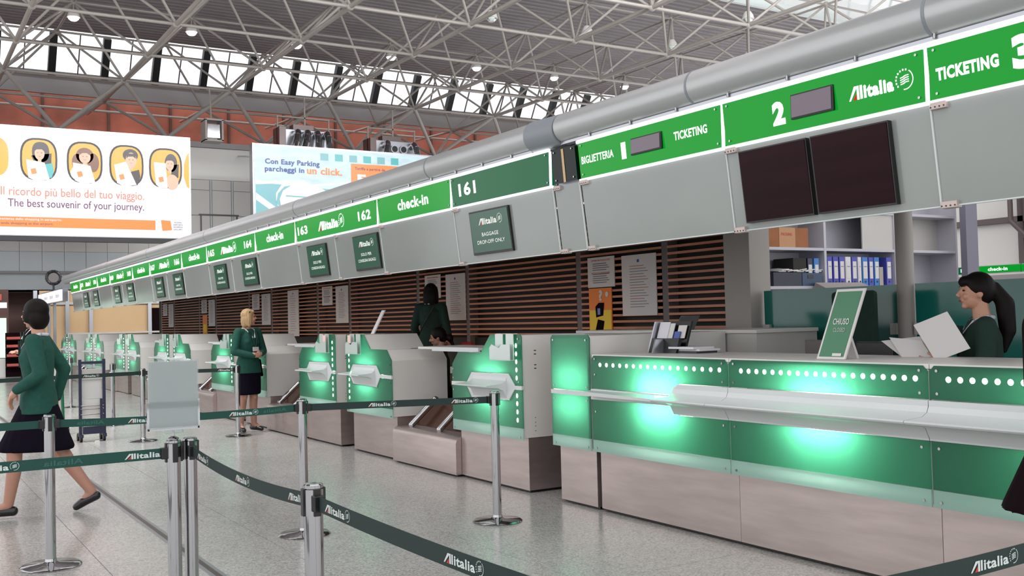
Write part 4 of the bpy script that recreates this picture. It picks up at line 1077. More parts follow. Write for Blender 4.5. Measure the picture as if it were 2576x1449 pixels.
# ------------------------------------------------------------------ notices on the slats
def notice(yl, yr, z0, z1, label, kind='plain'):
    t = thing('wall_notice', label, 'notice', (6.65, (yl + yr) / 2, z0))
    part('sheet', M['paper'], t, (6.652, 6.662, yr, yl, z0, z1))
    w = yl - yr
    if kind == 'small':
        Flat((6.652, 0, 0), *NX, off=.002).text('AVVISO AI PASSEGGERI', -(yl + yr) / 2, z1 - .035, w * .7, .018, .01).build('heading', M['redink'], t)
        Flat((6.652, 0, 0), *NX, off=.002).text('NOTICE TO PASSENGERS', -(yl + yr) / 2, (z0 + z1) / 2 - .01, w * .7, .018, .01).build('heading', M['redink'], t)
        for q in range(10):
            if q == 4: continue
            Flat((6.652, 0, 0), *NX, off=.002).rect(-(yl + yr) / 2 - w * .3, -(yl + yr) / 2 + w * (.22 + .1 * (q % 3) / 2), z1 - .075 - q * .023, z1 - .067 - q * .023).build('text_line', M['ink'], t)
    else:
        Flat((6.652, 0, 0), *NX, off=.002).rect(-(yl + yr) / 2 - .02, -(yl + yr) / 2 + .015, z1 - .08, z1 - .05).build('crest', M['adblue'], t)
        for q in range(16):
            z = z1 - .12 - q * (z1 - z0 - .18) / 16
            Flat((6.652, 0, 0), *NX, off=.002).rect(-(yl + yr) / 2 - w * .26, -(yl + yr) / 2 + w * (.16 + .12 * ((q * 7) % 3) / 2), z, z + .006).build('text_line', M['ink' if q % 4 else 'redink'], t)
notice(9.12, 8.64, 1.77, 2.10, 'small printed notice above the orange poster', 'small')
notice(8.51, 7.95, 1.45, 2.085, 'large tall printed notice right of the orange poster')
t = thing('orange_poster', 'orange and yellow poster with a white question mark on the slats', 'poster', (6.65, 8.92, 1.27))
part('sheet', M['orange'], t, (6.652, 6.662, 8.70, 9.11, 1.27, 1.76)); O = (6.652, 0, 0)
Flat(O, *NX, off=.002).rect(-9.10, -8.71, 1.28, 1.52).build('yellow_field', mat('poster_yellow', (232, 200, 60), .6), t)
Flat(O, *NX, off=.004).text('?', -8.89, 1.68, .07, .12, .04).build('question_mark', M['paper'], t)
Flat(O, *NX, off=.004).poly([(-8.98, 1.44), (-8.85, 1.46), (-8.83, 1.60), (-8.93, 1.60), (-8.99, 1.56)]).build('dark_picture', M['skirt'], t)
Flat(O, *NX, off=.004).poly([(-9.0, 1.29), (-8.86, 1.29), (-8.83, 1.40), (-8.95, 1.42)]).build('dark_picture', M['coat'], t)
Flat(O, *NX, off=.006).poly([(-8.95, 1.47), (-8.90, 1.47), (-8.90, 1.54), (-8.95, 1.54)]).build('blue_patch', M['adblue'], t)
Flat(O, *NX, off=.006).blob(-8.775, 1.69, .028, .028).build('round_stamp', M['paper'], t)
ow = ['behind the standing woman in green', 'second pair along the slats from the ticketing end', 'third pair along the slats', 'fourth pair along the slats', 'fifth pair along the slats']
for k in range(1, 6):
    d = 4.06 * k
    notice(9.06 + d, 8.58 + d, 1.77, 2.10, 'small printed notice, %s' % ow[k - 1], 'small')
    notice(8.42 + d, 7.87 + d, 1.45, 2.085, 'tall printed notice, %s' % ow[k - 1])
notice(19.0, 18.4, 1.22, 2.10, 'longest printed notice hanging down to the desks above the third gap')
t = thing('orange_poster', 'small orange poster far along the slats', 'poster', (6.65, 25, 1.27)); part('sheet', M['orange'], t, (6.652, 6.662, 24.8, 25.2, 1.27, 1.72)); Flat(O, *NX, off=.002).rect(-25.15, -24.85, 1.3, 1.5).build('yellow_field', mat('poster_yellow', (232, 200, 60), .6), t)

# ------------------------------------------------------------------ things on the counter
t = thing('closed_sign', 'green leaning sign reading CHIUSO CLOSED in a white frame', 'sign', (4.78, 4.02, 1.168))
lx = lambda z: 4.66 + (z - 1.168) * .30
def lean(y0, y1, z0, z1, o0, o1, dy=.16):
    s_ = lambda z: (z - 1.168) * dy
    return [(lx(z0) + o0, y0 - s_(z0), z0), (lx(z0) + o1, y0 - s_(z0), z0), (lx(z0) + o1, y1 - s_(z0), z0), (lx(z0) + o0, y1 - s_(z0), z0), (lx(z1) + o0, y0 - s_(z1), z1), (lx(z1) + o1, y0 - s_(z1), z1), (lx(z1) + o1, y1 - s_(z1), z1), (lx(z1) + o0, y1 - s_(z1), z1)]
MB().hexa(lean(3.93, 4.135, 1.17, 1.575, 0, .012)).build('frame', M['paper'], t)
MB().hexa(lean(3.945, 4.12, 1.185, 1.56, -.004, 0)).build('green_insert', mat('sign_insert_green', (54, 118, 82), .3), t)
O = (lx(1.17) - .004, 0, 1.17); V = Vector((.30, -.16, 1)).normalized()
Flat(O, SGU, (.30, 0, 1), .003).text('CHIUSO', -3.995, .225, .115, .038, .02).build('lettering', M['paper'], t)
Flat(O, SGU, (.30, 0, 1), .003).text('CLOSED', -4.00, .175, .085, .024).build('lettering', M['offwhite'], t)
Flat(O, SGU, (.30, 0, 1), .003).rect(-4.02, -3.955, .018, .035).build('name_tab', M['paper'], t)
MB().hexa([(4.84, 3.99, 1.168), (4.86, 3.99, 1.168), (4.86, 4.05, 1.168), (4.84, 4.05, 1.168), (lx(1.4) + .014, 3.99, 1.4), (lx(1.4) + .03, 3.99, 1.4), (lx(1.4) + .03, 4.05, 1.4), (lx(1.4) + .014, 4.05, 1.4)]).build('back_strut', M['paper'], t)
t = thing('document_organiser', 'black tilted document organiser full of leaflets on the ticketing counter', 'organiser', (4.98, 5.83, 1.168))
def til(y0, y1, z0, z1, x0, x1):
    g = lambda z: (z - 1.168) * .35
    return [(x0 + g(z0), y0, z0), (x1 + g(z0), y0, z0), (x1 + g(z0), y1, z0), (x0 + g(z0), y1, z0), (x0 + g(z1), y0, z1), (x1 + g(z1), y0, z1), (x1 + g(z1), y1, z1), (x0 + g(z1), y1, z1)]
MB().hexa(til(5.66, 5.97, 1.168, 1.275, 4.90, 4.93)).build('front_tray', M['black'], t)
MB().hexa(til(5.66, 5.97, 1.168, 1.40, 4.98, 5.0)).build('back_board', M['black'], t)
MB().hexa(til(5.97, 5.985, 1.168, 1.40, 4.90, 5.0)).build('side_board', M['alu'], t)
MB().hexa(til(5.84, 5.955, 1.26, 1.395, 4.935, 4.94)).build('leaflet_stack', M['binderwhite'], t)
MB().hexa(til(5.79, 5.85, 1.26, 1.385, 4.942, 4.948)).build('leaflet_stack', M['paper'], t)
MB().hexa(til(5.68, 5.77, 1.275, 1.37, 4.965, 4.97)).build('map_card', M['paper'], t)
MB().hexa(til(5.72, 5.785, 1.275, 1.325, 4.950, 4.955)).build('blue_card', M['adblue'], t)
MB().hexa([(4.80, 5.80, 1.17), (4.92, 5.80, 1.17), (4.92, 5.815, 1.17), (4.80, 5.815, 1.17), (4.86, 5.83, 1.27), (4.93, 5.83, 1.27), (4.93, 5.845, 1.27), (4.86, 5.845, 1.27)]).build('easel_leg', M['alu'], t)
t = thing('paper_stack', 'flat stack of papers and leaflets right of the black organiser', 'paper stack', (5.0, 5.57, 1.168))
part('dark_folder', M['darkbox'], t, (4.92, 5.12, 5.46, 5.70, 1.168, 1.185)); part('paper_sheets', M['paper'], t, (4.93, 5.13, 5.44, 5.68, 1.185, 1.20)); part('paper_sheets', M['binderwhite'], t, (4.90, 5.10, 5.47, 5.74, 1.20, 1.215))
t = thing('acrylic_shield', 'small clear acrylic shield on the rear desk', 'shield', (5.93, 6.6, 1.315)); MB().hexa([(5.92, 6.60, 1.315), (5.925, 6.60, 1.315), (5.925, 6.85, 1.315), (5.92, 6.85, 1.315), (6.0, 6.60, 1.44), (6.005, 6.60, 1.44), (6.005, 6.85, 1.44), (6.0, 6.85, 1.44)]).build('sheet', M['acrylic'], t)
def screen_back(y, x, w, h, lab, m='black'):
    t = thing('computer_monitor', lab, 'computer monitor', (x, y, 1.0))
    part('screen_shell', M[m], t, (x, x + .05, y - w / 2, y + w / 2, 1.02, 1.02 + h), bevel=.008); part('stand', M[m], t, (x + .04, x + .08, y - .04, y + .04, .755, 1.1)); part('foot', M[m], t, (x - .02, x + .16, y - .12, y + .12, .745, .757))
part('clerk_desk_top', M['offwhite'], thing('clerk_desk', 'low work desk behind the ticketing counter', 'desk', (5.6, 3.5, 0)), (5.66, 6.3, 1.9, 5.78, .715, .745))
part('desk_legs', M['post'], bpy.data.objects['clerk_desk'], (6.0, 6.1, 1.9, 1.95, 0, .715), (6.0, 6.1, 5.7, 5.75, 0, .715), (5.7, 5.75, 5.7, 5.75, 0, .715), (5.7, 5.75, 1.9, 1.95, 0, .715))
screen_back(5.13, 5.75, .16, .22, 'narrow dark device standing left of the CHIUSO sign', 'post')
screen_back(4.60, 5.75, .30, .21, 'black computer monitor right of the CHIUSO sign')
screen_back(3.15, 5.75, .40, .24, 'black computer monitor at the right edge below the notice board')
t = thing('office_chair', 'dark high-backed office chair behind the CHIUSO sign', 'chair', (6.4, 5.25, 0))
part('backrest', M['darkjacket'], t, (6.40, 6.46, 5.10, 5.52, .95, 1.60), bevel=.03); part('seat', M['black'], t, (6.10, 6.40, 5.10, 5.50, .50, .58), bevel=.02); MB().tube((6.28, 5.3, .06), (6.28, 5.3, .5), .03, 10).build('stem', M['black'], t); part('base', M['black'], t, (6.0, 6.55, 5.27, 5.33, 0.02, .07), (6.25, 6.31, 5.03, 5.57, 0.02, .07)); part('back_bracket', M['black'], t, (6.38, 6.42, 5.27, 5.33, .55, .97))

# ------------------------------------------------------------------ queue posts and webbing
POST = {}
def queue_post(key, x, y, label, group=None):
    t = thing('queue_post', label, 'queue barrier post', (x, y, 0), group='chrome queue posts')
    MB().lathe([(.175, 0), (.178, .006), (.165, .016), (.05, .026), (.036, .034), (.033, .05)], (x, y, 0), 40).build('base_plate', M['chrome'], t, smooth=True)
    MB().tube((x, y, .03), (x, y, .83), .031, 24).build('tube', M['chrome'], t, smooth=True)
    MB().lathe([(.034, .83), (.034, .915), (.030, .915), (.033, .918), (.033, .928), (.028, .932)], (x, y, 0), 24).build('head', M['chrome'], t, smooth=True)
    for a in (0, 90, 180, 270):
        c_, s_ = math.cos(R(a)), math.sin(R(a))
        MB().box(-.006, .006, -.012, .012, .835, .918)
        b = MB(); b.hexa([(x + c_ * u - s_ * v, y + s_ * u + c_ * v, z) for z in (.83, .918) for u, v in ((.030, -.012), (.039, -.012), (.039, .012), (.030, .012))])
        b.build('belt_slot', M['black'], t, bevel=.002)
    POST[key] = Vector((x, y, 0)); return t
queue_post('S1', .86, 6.84, 'chrome queue post in front of the walking woman')
queue_post('S2', 1.13, 4.82, 'chrome queue post carrying the blank white board')
queue_post('S2b', 1.215, 4.86, 'chrome queue post standing right against the one with the white board')
queue_post('S3', 1.18, 3.16, 'nearest chrome queue post, cut by the bottom edge of the picture')
queue_post('S4', 2.45, 6.74, 'chrome queue post whose round base shows behind the nearest post')
queue_post('S5', 3.73, 6.29, 'chrome queue post with full round base before the desk nearest the ticketing counter')
queue_post('S6', 3.94, 13.26, 'chrome queue post at the left side of the blonde woman')
queue_post('S7', 2.81, 13.58, 'chrome queue post right of the navy trolley')
queue_post('S8', 2.91, 16.14, 'chrome queue post behind the navy trolley without a belt end')
queue_post('S9', 2.95, 20.48, 'farthest chrome queue post between the two trolleys')
queue_post('S10', 1.2, 1.45, 'chrome queue post below the bottom edge of the picture'); queue_post('S11', 3.3, 1.5, 'chrome queue post below the right corner of the picture')
queue_post('S0', -1.2, 6.95, 'chrome queue post left of the picture on the middle belt row'); queue_post('S12', -.9, 4.82, 'chrome queue post left of the picture on the near belt row'); queue_post('S13', -.8, 12.9, 'chrome queue post left of the picture on the far belt row')
def webbing(a, b, sag, label, m, prints, rev=False, h=.024, z=.872):
    """belt from post a to post b; prints = list of (position 0..1, facing -1/+1, faint)"""
    p = POST[a]; q = POST[b]; d = (q - p).normalized(); L = (q - p).length
    p = p + d * .04; q = q - d * .04; L = (q - p).length
    nrm = Vector((-d.y, d.x, 0))
    if nrm.dot(Vector((0, 0, 0)) - p) < 0: nrm = -nrm
    def C(t_): return p.lerp(q, t_) + Vector((0, 0, z - sag * 4 * t_ * (1 - t_)))
    t = thing('belt_webbing', label, 'barrier belt', C(.5) - Vector((0, 0, h)), group='airline webbing belts')
    n = 24; vs = []; fs = []
    for i in range(n + 1):
        c = C(i / n); tw = .0015
        for o_, zz in ((tw, -h), (tw, h), (-tw, h), (-tw, -h)): vs.append(c + nrm * o_ + Vector((0, 0, zz)))
    for i in range(n):
        for j_ in range(4): k_ = (j_ + 1) % 4; fs.append((i * 4 + j_, i * 4 + k_, i * 4 + 4 + k_, i * 4 + 4 + j_))
    fs += [(0, 1, 2, 3), (n * 4 + 3, n * 4 + 2, n * 4 + 1, n * 4)]
    MB().add(vs, fs).build('webbing_strip', M[m], t)
    for e_ in (p, q):
        MB().box(e_.x - .018, e_.x + .018, e_.y - .018, e_.y + .018, z - .026, z + .026).build('end_clip', M['black'], t, bevel=.003)
    rd = Vector((0, 0, 1)).cross(nrm)      # reading direction on the viewer's side
    for pos, faint in prints:
        c = C(pos); sl = (C(min(1, pos + .05)) - C(max(0, pos - .05))).normalized()
        u = sl if sl.dot(rd) > 0 else -sl
        v = nrm.cross(u)
        if v.z < 0: v = -v
        if faint:
            F = Flat(c + nrm * .0025, -u, v, 0); F.n = nrm
            F.text('Alitalia', 0, 0, .16, .024, .02); F.build('faint_print', M['beltfaint'], t, label='mirror print showing through the webbing')
        else:
            airline_mark(c + nrm * .0012, u, v, -.02, -.001, .155, .025, M['beltprint'], M['logored'], t, off=.0015, bold=.03)
webbing('S0', 'S1', .0, 'green printed belt leaving the picture at left behind the walking woman', 'belt', [(.84, 1)])
webbing('S1', 'S4', .015, 'green printed belt passing behind the blank white board', 'belt', [(.13, 1), (.34, 0), (.76, 0), (.90, 1)])
webbing('S4', 'S5', .0, 'dark printed belt ending at the post before the nearest check-in desk', 'beltdark', [(.40, 0), (.86, 0)])
webbing('S12', 'S2', .0, 'green printed belt running from the left edge to the post with the white board', 'belt', [(.64, 0), (.78, 1), (.96, 0)])
webbing('S2b', 'S3', .03, 'green belt sagging from the board post towards the nearest post', 'beltdark', [(.13, 0), (.52, 0), (.93, 0)])
webbing('S3', 'S10', .012, 'green belt running from the nearest post out of the bottom edge', 'beltdark', [(.10, 0), (.58, 0)])
webbing('S10', 'S11', .03, 'green belt crossing the bottom right corner', 'beltdark', [(.50, 0), (.85, 1)])
webbing('S13', 'S7', .0, 'far dark belt running behind the walking woman to the post by the navy trolley', 'beltdark', [(.83, 0)])
webbing('S7', 'S6', .0, 'far dark belt half hidden by the white board ending near the blonde woman', 'beltdark', [(.9, 0)])

t = thing('board_holder', 'blank off-white board in a clear frame on top of a queue post', 'sign holder', (1.125, 4.80, .93))
MB().tube((1.13, 4.82, .93), (1.13, 4.82, .975), .006, 10).build('stem', M['chrome'], t)
MB().lathe([(.022, .932), (.024, .940), (.008, .948)], (1.13, 4.82, 0), 16).build('stem_foot', M['chrome'], t)
part('white_board', M['paper'], t, (1.018, 1.238, 4.80, 4.806, .992, 1.292))
part('clear_sheet', M['acrylic'], t, (1.014, 1.242, 4.796, 4.799, .985, 1.298))
part('frame_bottom', M['chrome'], t, (1.012, 1.244, 4.797, 4.812, .978, .990))
part('frame_side', M['chrome'], t, (1.010, 1.020, 4.797, 4.812, .980, 1.105)); part('frame_side', M['chrome'], t, (1.236, 1.246, 4.797, 4.812, .980, 1.115))
part('clamp_block', M['acrylic'], t, (1.09, 1.17, 4.797, 4.815, .962, .978))

# ------------------------------------------------------------------ trolleys
t = thing('luggage_trolley', 'navy upright luggage trolley with grey back boards near the far belt', 'luggage trolley', (2.28, 14.1, 0))
part('side_rail', M['navy'], t, (2.12, 2.155, 14.06, 14.10, .06, 1.06)); part('side_rail', M['navy'], t, (2.41, 2.445, 14.06, 14.10, .06, 1.06))
part('handle_bar', M['navy'], t, (2.12, 2.445, 14.05, 14.09, 1.0, 1.035)); part('top_shelf', M['offwhite'], t, (2.16, 2.41, 14.08, 14.20, .80, .93)); part('grey_board', M['wallgrey'], t, (2.16, 2.405, 14.12, 14.14, .55, .80)); part('grey_board', M['wallgrey'], t, (2.16, 2.38, 14.11, 14.13, .30, .54))
for z in (.35, .42, .46): MB().tube((2.14, 14.06, z), (2.42, 14.06, z), .006, 6).build('wire', M['darksteel'], t)
part('lower_box', M['navy'], t, (2.17, 2.42, 14.02, 14.14, .10, .20)); part('parcel_shelf', M['offwhite'], t, (2.16, 2.42, 13.98, 14.14, .20, .23))
part('front_post', M['navy'], t, (2.37, 2.40, 14.02, 14.05, .2, .55)); part('forward_foot', M['navy'], t, (2.13, 2.16, 13.98, 14.3, .06, .10), ); part('forward_foot', M['navy'], t, (2.41, 2.44, 13.98, 14.3, .06, .10))
for x in (2.14, 2.42): MB().tube((x - .015, 14.06, .045), (x + .015, 14.06, .045), .045, 16).build('wheel', M['black'], t); MB().tube((x - .015, 14.28, .045), (x + .015, 14.28, .045), .045, 16).build('wheel', M['black'], t)
t = thing('luggage_trolley', 'green framed trolley with pale back board behind the walking woman', 'luggage trolley', (1.95, 15.8, 0))
MB().path([Vector((1.72, 15.8, .12)), Vector((1.72, 15.8, .98)), Vector((1.78, 15.8, 1.08)), Vector((2.06, 15.8, 1.08)), Vector((2.15, 15.8, .98)), Vector((2.17, 15.8, .12))], .022, 8).build('frame_tube', M['trolleygreen'], t, smooth=True)
part('back_board', M['offwhite'], t, (1.75, 2.12, 15.79, 15.81, .35, 1.04)); part('deck', M['trolleygreen'], t, (1.72, 2.17, 15.2, 15.8, .12, .16))
for x in (1.74, 2.15):
    for y in (15.25, 15.78): MB().tube((x - .015, y, .055), (x + .015, y, .055), .055, 14).build('wheel', M['black'], t)
b = MB().box(2.26, 2.31, 13.72, 13.77, 0, .035).build('floor_litter', M['paper'], label='tiny crumpled white paper on the floor before the navy trolley', cat='litter')

# shop fronts at the far left
t = thing('shop_front', 'lit pale green shop front at the left edge beyond the walking woman', 'shop front', (2.4, 36.3, 0))
part('lit_window', M['shopwhite'], t, (1.0, 3.33, 36.3, 36.35, .60, 1.88)); part('frame', M['darkopen'], t, (1.0, 3.40, 36.36, 36.5, 0, 2.8)); part('round_sign', M['redink'], t, (3.1, 3.2, 36.3, 36.35, 2.45, 2.65)); part('white_sign', M['farsign'], t, (2.9, 3.35, 36.3, 36.35, 2.2, 2.38)); part('low_shelf', M['wallgrey'], t, (1.0, 3.30, 36.0, 36.29, 0, .58))
t = thing('display_rack', 'dark red display rack in front of the pale shop window', 'display rack', (3.45, 35.6, 0))
for z in (.3, .6, .9, 1.15): part('rack_shelf', M['coat'], t, (3.25, 3.80, 35.5, 35.8, z, z + .04)); part('red_goods', M['redink'], t, (3.28, 3.77, 35.55, 35.75, z + .04, z + .12))
part('rack_back', M['coat'], t, (3.25, 3.8, 35.8, 35.84, 0, 1.4))
# low conveyor behind the desks
t = thing('conveyor', 'low dark baggage conveyor running between desks and slats', 'conveyor', (6.2, 18, 0))
part('belt_bed', M['slatback'], t, (5.95, 6.55, 9.0, 31, 0, .25)); part('side_rail', M['darksteel'], t, (5.92, 5.95, 9.0, 31, 0, .27))

# ------------------------------------------------------------------ people
def remeshed(mb, voxel, it=3, fac=.5):
    me = bpy.data.meshes.new('tmp'); me.from_pydata([tuple(v) for v in mb.v], [], mb.f); me.update()
    o = bpy.data.objects.new('tmp', me); COL.objects.link(o)
    r = o.modifiers.new('r', 'REMESH'); r.mode = 'VOXEL'; r.voxel_size = voxel; r.use_smooth_shade = True
    s = o.modifiers.new('s', 'SMOOTH'); s.iterations = it; s.factor = fac
    dg = bpy.context.evaluated_depsgraph_get()
    out = bpy.data.meshes.new_from_object(o.evaluated_get(dg))
    bpy.data.objects.remove(o); bpy.data.meshes.remove(me)
    for p in out.polygons: p.use_smooth = True
    return out
def skin_obj(name, mb, m, parent, voxel=.010, it=3, **k):
    me = remeshed(mb, voxel, it); me.materials.clear(); me.materials.append(m); me.name = name
    o = bpy.data.objects.new(name, me); COL.objects.link(o); o.parent = parent
    return props(o, **k)
def loft(mb, rings, n=20):
    vs = []; fs = []
    for cx, cy, z, rx, ry in rings:
        for i in range(n):
            a = 2 * math.pi * i / n; vs.append((cx + rx * math.cos(a), cy + ry * math.sin(a), z))
    for j in range(len(rings) - 1):
        for i in range(n):
            k = (i + 1) % n; fs.append((j * n + i, j * n + k, (j + 1) * n + k, (j + 1) * n + i))
    fs += [tuple(range(n))[::-1], tuple(range((len(rings) - 1) * n, len(rings) * n))]
    return mb.add(vs, fs)
def hand(mb, wr, d, palm_n, side, curl=.5):
    """palm + four fingers + thumb; d = pointing direction, palm_n = palm normal"""
    d = Vector(d).normalized(); pn = Vector(palm_n); pn = (pn - d * pn.dot(d)).normalized(); s_ = d.cross(pn) * side
    pc = Vector(wr) + d * .045
    rot = Matrix((s_, pn, d)).transposed()
    mb.cap(wr, .024, pc, .026, 10); mb.ball(pc, (.036, .015, .045), 12, 8, rot)
    for q, L in enumerate((.070, .078, .073, .058)):
        b0 = pc + d * .035 + s_ * (-.028 + q * .0187)
        b1 = b0 + (d * math.cos(curl * .6) + pn * math.sin(curl * .6)) * L * .5
        b2 = b1 + (d * math.cos(curl * 1.6) + pn * math.sin(curl * 1.6)) * L * .5
        mb.cap(b0 - d * .012, .0088, b1, .0082, 8); mb.cap(b1, .0082, b2, .007, 8)
    t0 = pc - d * .02 - s_ * .028; t1 = t0 + (d * .6 - s_ * .7 + pn * .35).normalized() * .036; t2 = t1 + (d * .9 - s_ * .15 + pn * .4).normalized() * .03
    mb.cap(t0, .012, t1, .0105, 8); mb.cap(t1, .0105, t2, .0085, 8)

def person(label, loc, rotz, J, jacket='jacket', hair='hairdark', hairstyle='bob', yaw=0, pitch=0, skirt=True, scale=1.0, seated=False, coatlen=.80, group=None, palmL=(0, 0, -1), palmR=(0, 0, -1), curl=.6, legs='skinleg', pants=None, tor=(0, 0), flare=.195):
    t = thing('person', label, 'person', loc, rotz); t.scale = (scale,) * 3
    D = dict(hipL=(-.085, 0, .88), hipR=(.085, 0, .88), knL=(-.085, .01, .47), knR=(.085, .01, .47), anL=(-.085, -.02, .09), anR=(.085, -.02, .09), toL=(-.10, .12, .03), toR=(.10, .12, .03),
             shL=(-.165, 0, 1.365), shR=(.165, 0, 1.365), elL=(-.22, -.03, 1.09), elR=(.22, -.03, 1.09), wrL=(-.22, .05, .86), wrR=(.22, .05, .86), haL=(0, .1, -1), haR=(0, .1, -1))
    D.update(J); V = {k: Vector(v) for k, v in D.items()}
    pz = V['hipL'].lerp(V['hipR'], .5); dz = pz.z - .88
    up = Vector((tor[0], tor[1], 0))
    def T(x, y, z):   # torso point with lean
        return (x + pz.x + up.x * (z - .88), y + pz.y + up.y * (z - .88), z + dz)
    for k in ('shL', 'shR'): V[k] = Vector(T(*V[k]))
    B = MB()
    B.ball(T(0, 0, .92), (.155, .105, .12), 16, 10); B.ball(T(0, 0, 1.06), (.118, .088, .14), 16, 10); B.ball(T(0, 0, 1.25), (.145, .10, .17), 16, 10)
    B.cap(V['shL'], .05, V['shR'], .05)
    Hc = Vector(T(0, .025, 1.575)); Rm = Matrix.Rotation(R(yaw), 3, 'Z') @ Matrix.Rotation(R(pitch), 3, 'X')
    def Hh(x, y, z): return Hc + Rm @ Vector((x, y, z))
    B.cap(T(0, -.012, 1.36), .055, Hh(0, -.02, -.06), .047)
    B.ball(Hh(0, -.005, .01), (.072, .088, .092), 18, 12, Rm); B.ball(Hh(0, .02, -.048), (.055, .062, .058), 16, 10, Rm); B.ball(Hh(0, .063, -.088), (.022, .020, .018), 10, 6, Rm)
    B.cap(Hh(0, .080, .012), .007, Hh(0, .104, -.020), .011, 8); B.ball(Hh(0, .094, -.028), (.016, .012, .009), 8, 6, Rm)
    for s_ in (-1, 1):
        B.ball(Hh(s_ * .071, -.005, -.012), (.011, .020, .031), 10, 8, Rm)
        B.ball(Hh(s_ * .032, .066, -.030), (.022, .018, .02), 8, 6, Rm); B.cap(Hh(s_ * .016, .080, .026), .007, Hh(s_ * .048, .068, .028), .006, 8)
    B.ball(Hh(0, .084, -.055), (.022, .010, .009), 10, 6, Rm)
    for s_, k in ((-1, 'L'), (1, 'R')):
        B.cap(V['sh' + k], .046, V['el' + k], .038); B.cap(V['el' + k], .038, V['wr' + k], .025)
        hand(B, V['wr' + k], V['ha' + k], palmL if k == 'L' else palmR, -s_, curl)
        B.cap(V['hip' + k], .088, V['kn' + k], .054)
        a = V['kn' + k]; b_ = V['an' + k]; cal = a.lerp(b_, .32) + Vector((0, -.012, 0))
        B.cap(a, .052, cal, .052); B.cap(cal, .052, b_, .034)
        B.cap(b_, .034, V['to' + k], .024)
    skin_obj('body', B, M['skin'], t, .0062, 2)
    # face details
    for s_ in (-1, 1):
        MB().ball(Hh(s_ * .032, .0775, .006), (.012, .006, .006), 10, 6, Rm).build('eye', M['eye'], t, local=True, smooth=True)
        MB().cap(Hh(s_ * .018, .086, .030), .0028, Hh(s_ * .050, .072, .030), .002, 6).build('eyebrow', M[hair], t, local=True)
    MB().ball(Hh(0, .0915, -.0555), (.020, .005, .006), 10, 6, Rm).build('mouth', M['lip'], t, local=True, smooth=True)
    # hair
    Hm = MB()
    Hm.ball(Hh(0, -.018, .030), (.084, .094, .090), 16, 10, Rm)
    if hairstyle == 'short':
        Hm.ball(Hh(0, -.045, -.03), (.088, .070, .098), 14, 10, Rm); Hm.ball(Hh(0, -.02, .035), (.090, .100, .094), 14, 10, Rm)
        for s_ in (-1, 1): Hm.ball(Hh(s_ * .070, .0, -.01), (.024, .050, .062), 10, 8, Rm)
    elif hairstyle == 'bob':
        Hm.ball(Hh(0, -.05, -.05), (.084, .060, .11), 14, 10, Rm)
        for s_ in (-1, 1): Hm.ball(Hh(s_ * .070, -.012, -.045), (.022, .046, .095), 10, 8, Rm)
        Hm.ball(Hh(0, .045, .070), (.060, .035, .032), 12, 8, Rm)
    elif hairstyle == 'long':
        Hm.ball(Hh(0, -.055, -.06), (.098, .066, .15), 14, 10, Rm)
        for s_ in (-1, 1): Hm.ball(Hh(s_ * .078, -.02, -.07), (.028, .052, .14), 10, 8, Rm)
    elif hairstyle == 'ponytail':
        Hm.ball(Hh(0, -.045, .0), (.080, .065, .085), 14, 10, Rm); Hm.ball(Hh(0, .055, .058), (.062, .040, .038), 12, 8, Rm)
        Hm.cap(Hh(0, -.11, .02), .035, Hh(0, -.165, -.08), .055); Hm.cap(Hh(0, -.165, -.08), .055, Hh(0, -.175, -.24), .048); Hm.cap(Hh(0, -.175, -.24), .048, Hh(0, -.15, -.36), .018)
        for s_ in (-1, 1): Hm.ball(Hh(s_ * .068, -.01, .02), (.018, .045, .045), 10, 8, Rm)
    elif hairstyle == 'bun':
        Hm.ball(Hh(0, -.045, .0), (.080, .065, .085), 14, 10, Rm); Hm.ball(Hh(0, -.135, -.05), (.045, .045, .05), 12, 8, Rm); Hm.cap(Hh(0, -.13, -.05), .03, Hh(0, -.15, -.14), .02)
        for s_ in (-1, 1): Hm.ball(Hh(s_ * .066, .0, .02), (.02, .05, .045), 10, 8, Rm)
    skin_obj('hair', Hm, M[hair], t, .009, 2)
    # jacket
    Jm = MB()
    hz = coatlen
    loft(Jm, [(*T(0, 0, hz), flare, flare * .75), (*T(0, 0, .95), .178, .128), (*T(0, 0, 1.06), .140, .108), (*T(0, .01, 1.2), .160, .125), (*T(0, .005, 1.30), .165, .118), (*T(0, 0, 1.385), .12, .08), (*T(0, 0, 1.41), .07, .06)])
    for s_ in (-1, 1): Jm.ball(T(s_ * .07, .075, 1.23), (.062, .055, .06), 12, 8)
    for k in 'LR':
        w_ = V['el' + k].lerp(V['wr' + k], .93)
        Jm.cap(Vector(T(0, 0, 1.34)), .07, V['sh' + k], .062); Jm.cap(V['sh' + k], .063, V['el' + k], .054); Jm.cap(V['el' + k], .054, w_, .040)
    skin_obj('jacket', Jm, M[jacket], t, .011, 3)
    # collar and scarf
    for s_ in (-1, 1):
        MB().cap(T(s_ * .062, -.035, 1.418), .014, T(s_ * .068, .045, 1.395), .014, 8).cap(T(s_ * .068, .045, 1.395), .014, T(s_ * .018, .128, 1.29), .008, 8).build('collar', M['scarf'], t, local=True, smooth=True)
        MB().hexa([T(s_ * .005, .120, 1.16), T(s_ * .010, .120, 1.16), T(s_ * .085, .112, 1.37), T(s_ * .050, .120, 1.37), T(s_ * .005, .142, 1.16), T(s_ * .010, .142, 1.16), T(s_ * .085, .128, 1.37), T(s_ * .050, .132, 1.37)]).build('lapel', M['darkjacket'], t, local=True)
    MB().cap(T(0, -.068, 1.415), .014, T(-.062, -.035, 1.418), .014, 8).cap(T(0, -.068, 1.415), .014, T(.062, -.035, 1.418), .014, 8).build('collar', M['scarf'], t, local=True, smooth=True)
    for z in (1.12, 1.04): MB().ball(T(0, .118, z), (.010, .006, .010), 8, 6).build('button', M['black'], t, local=True)
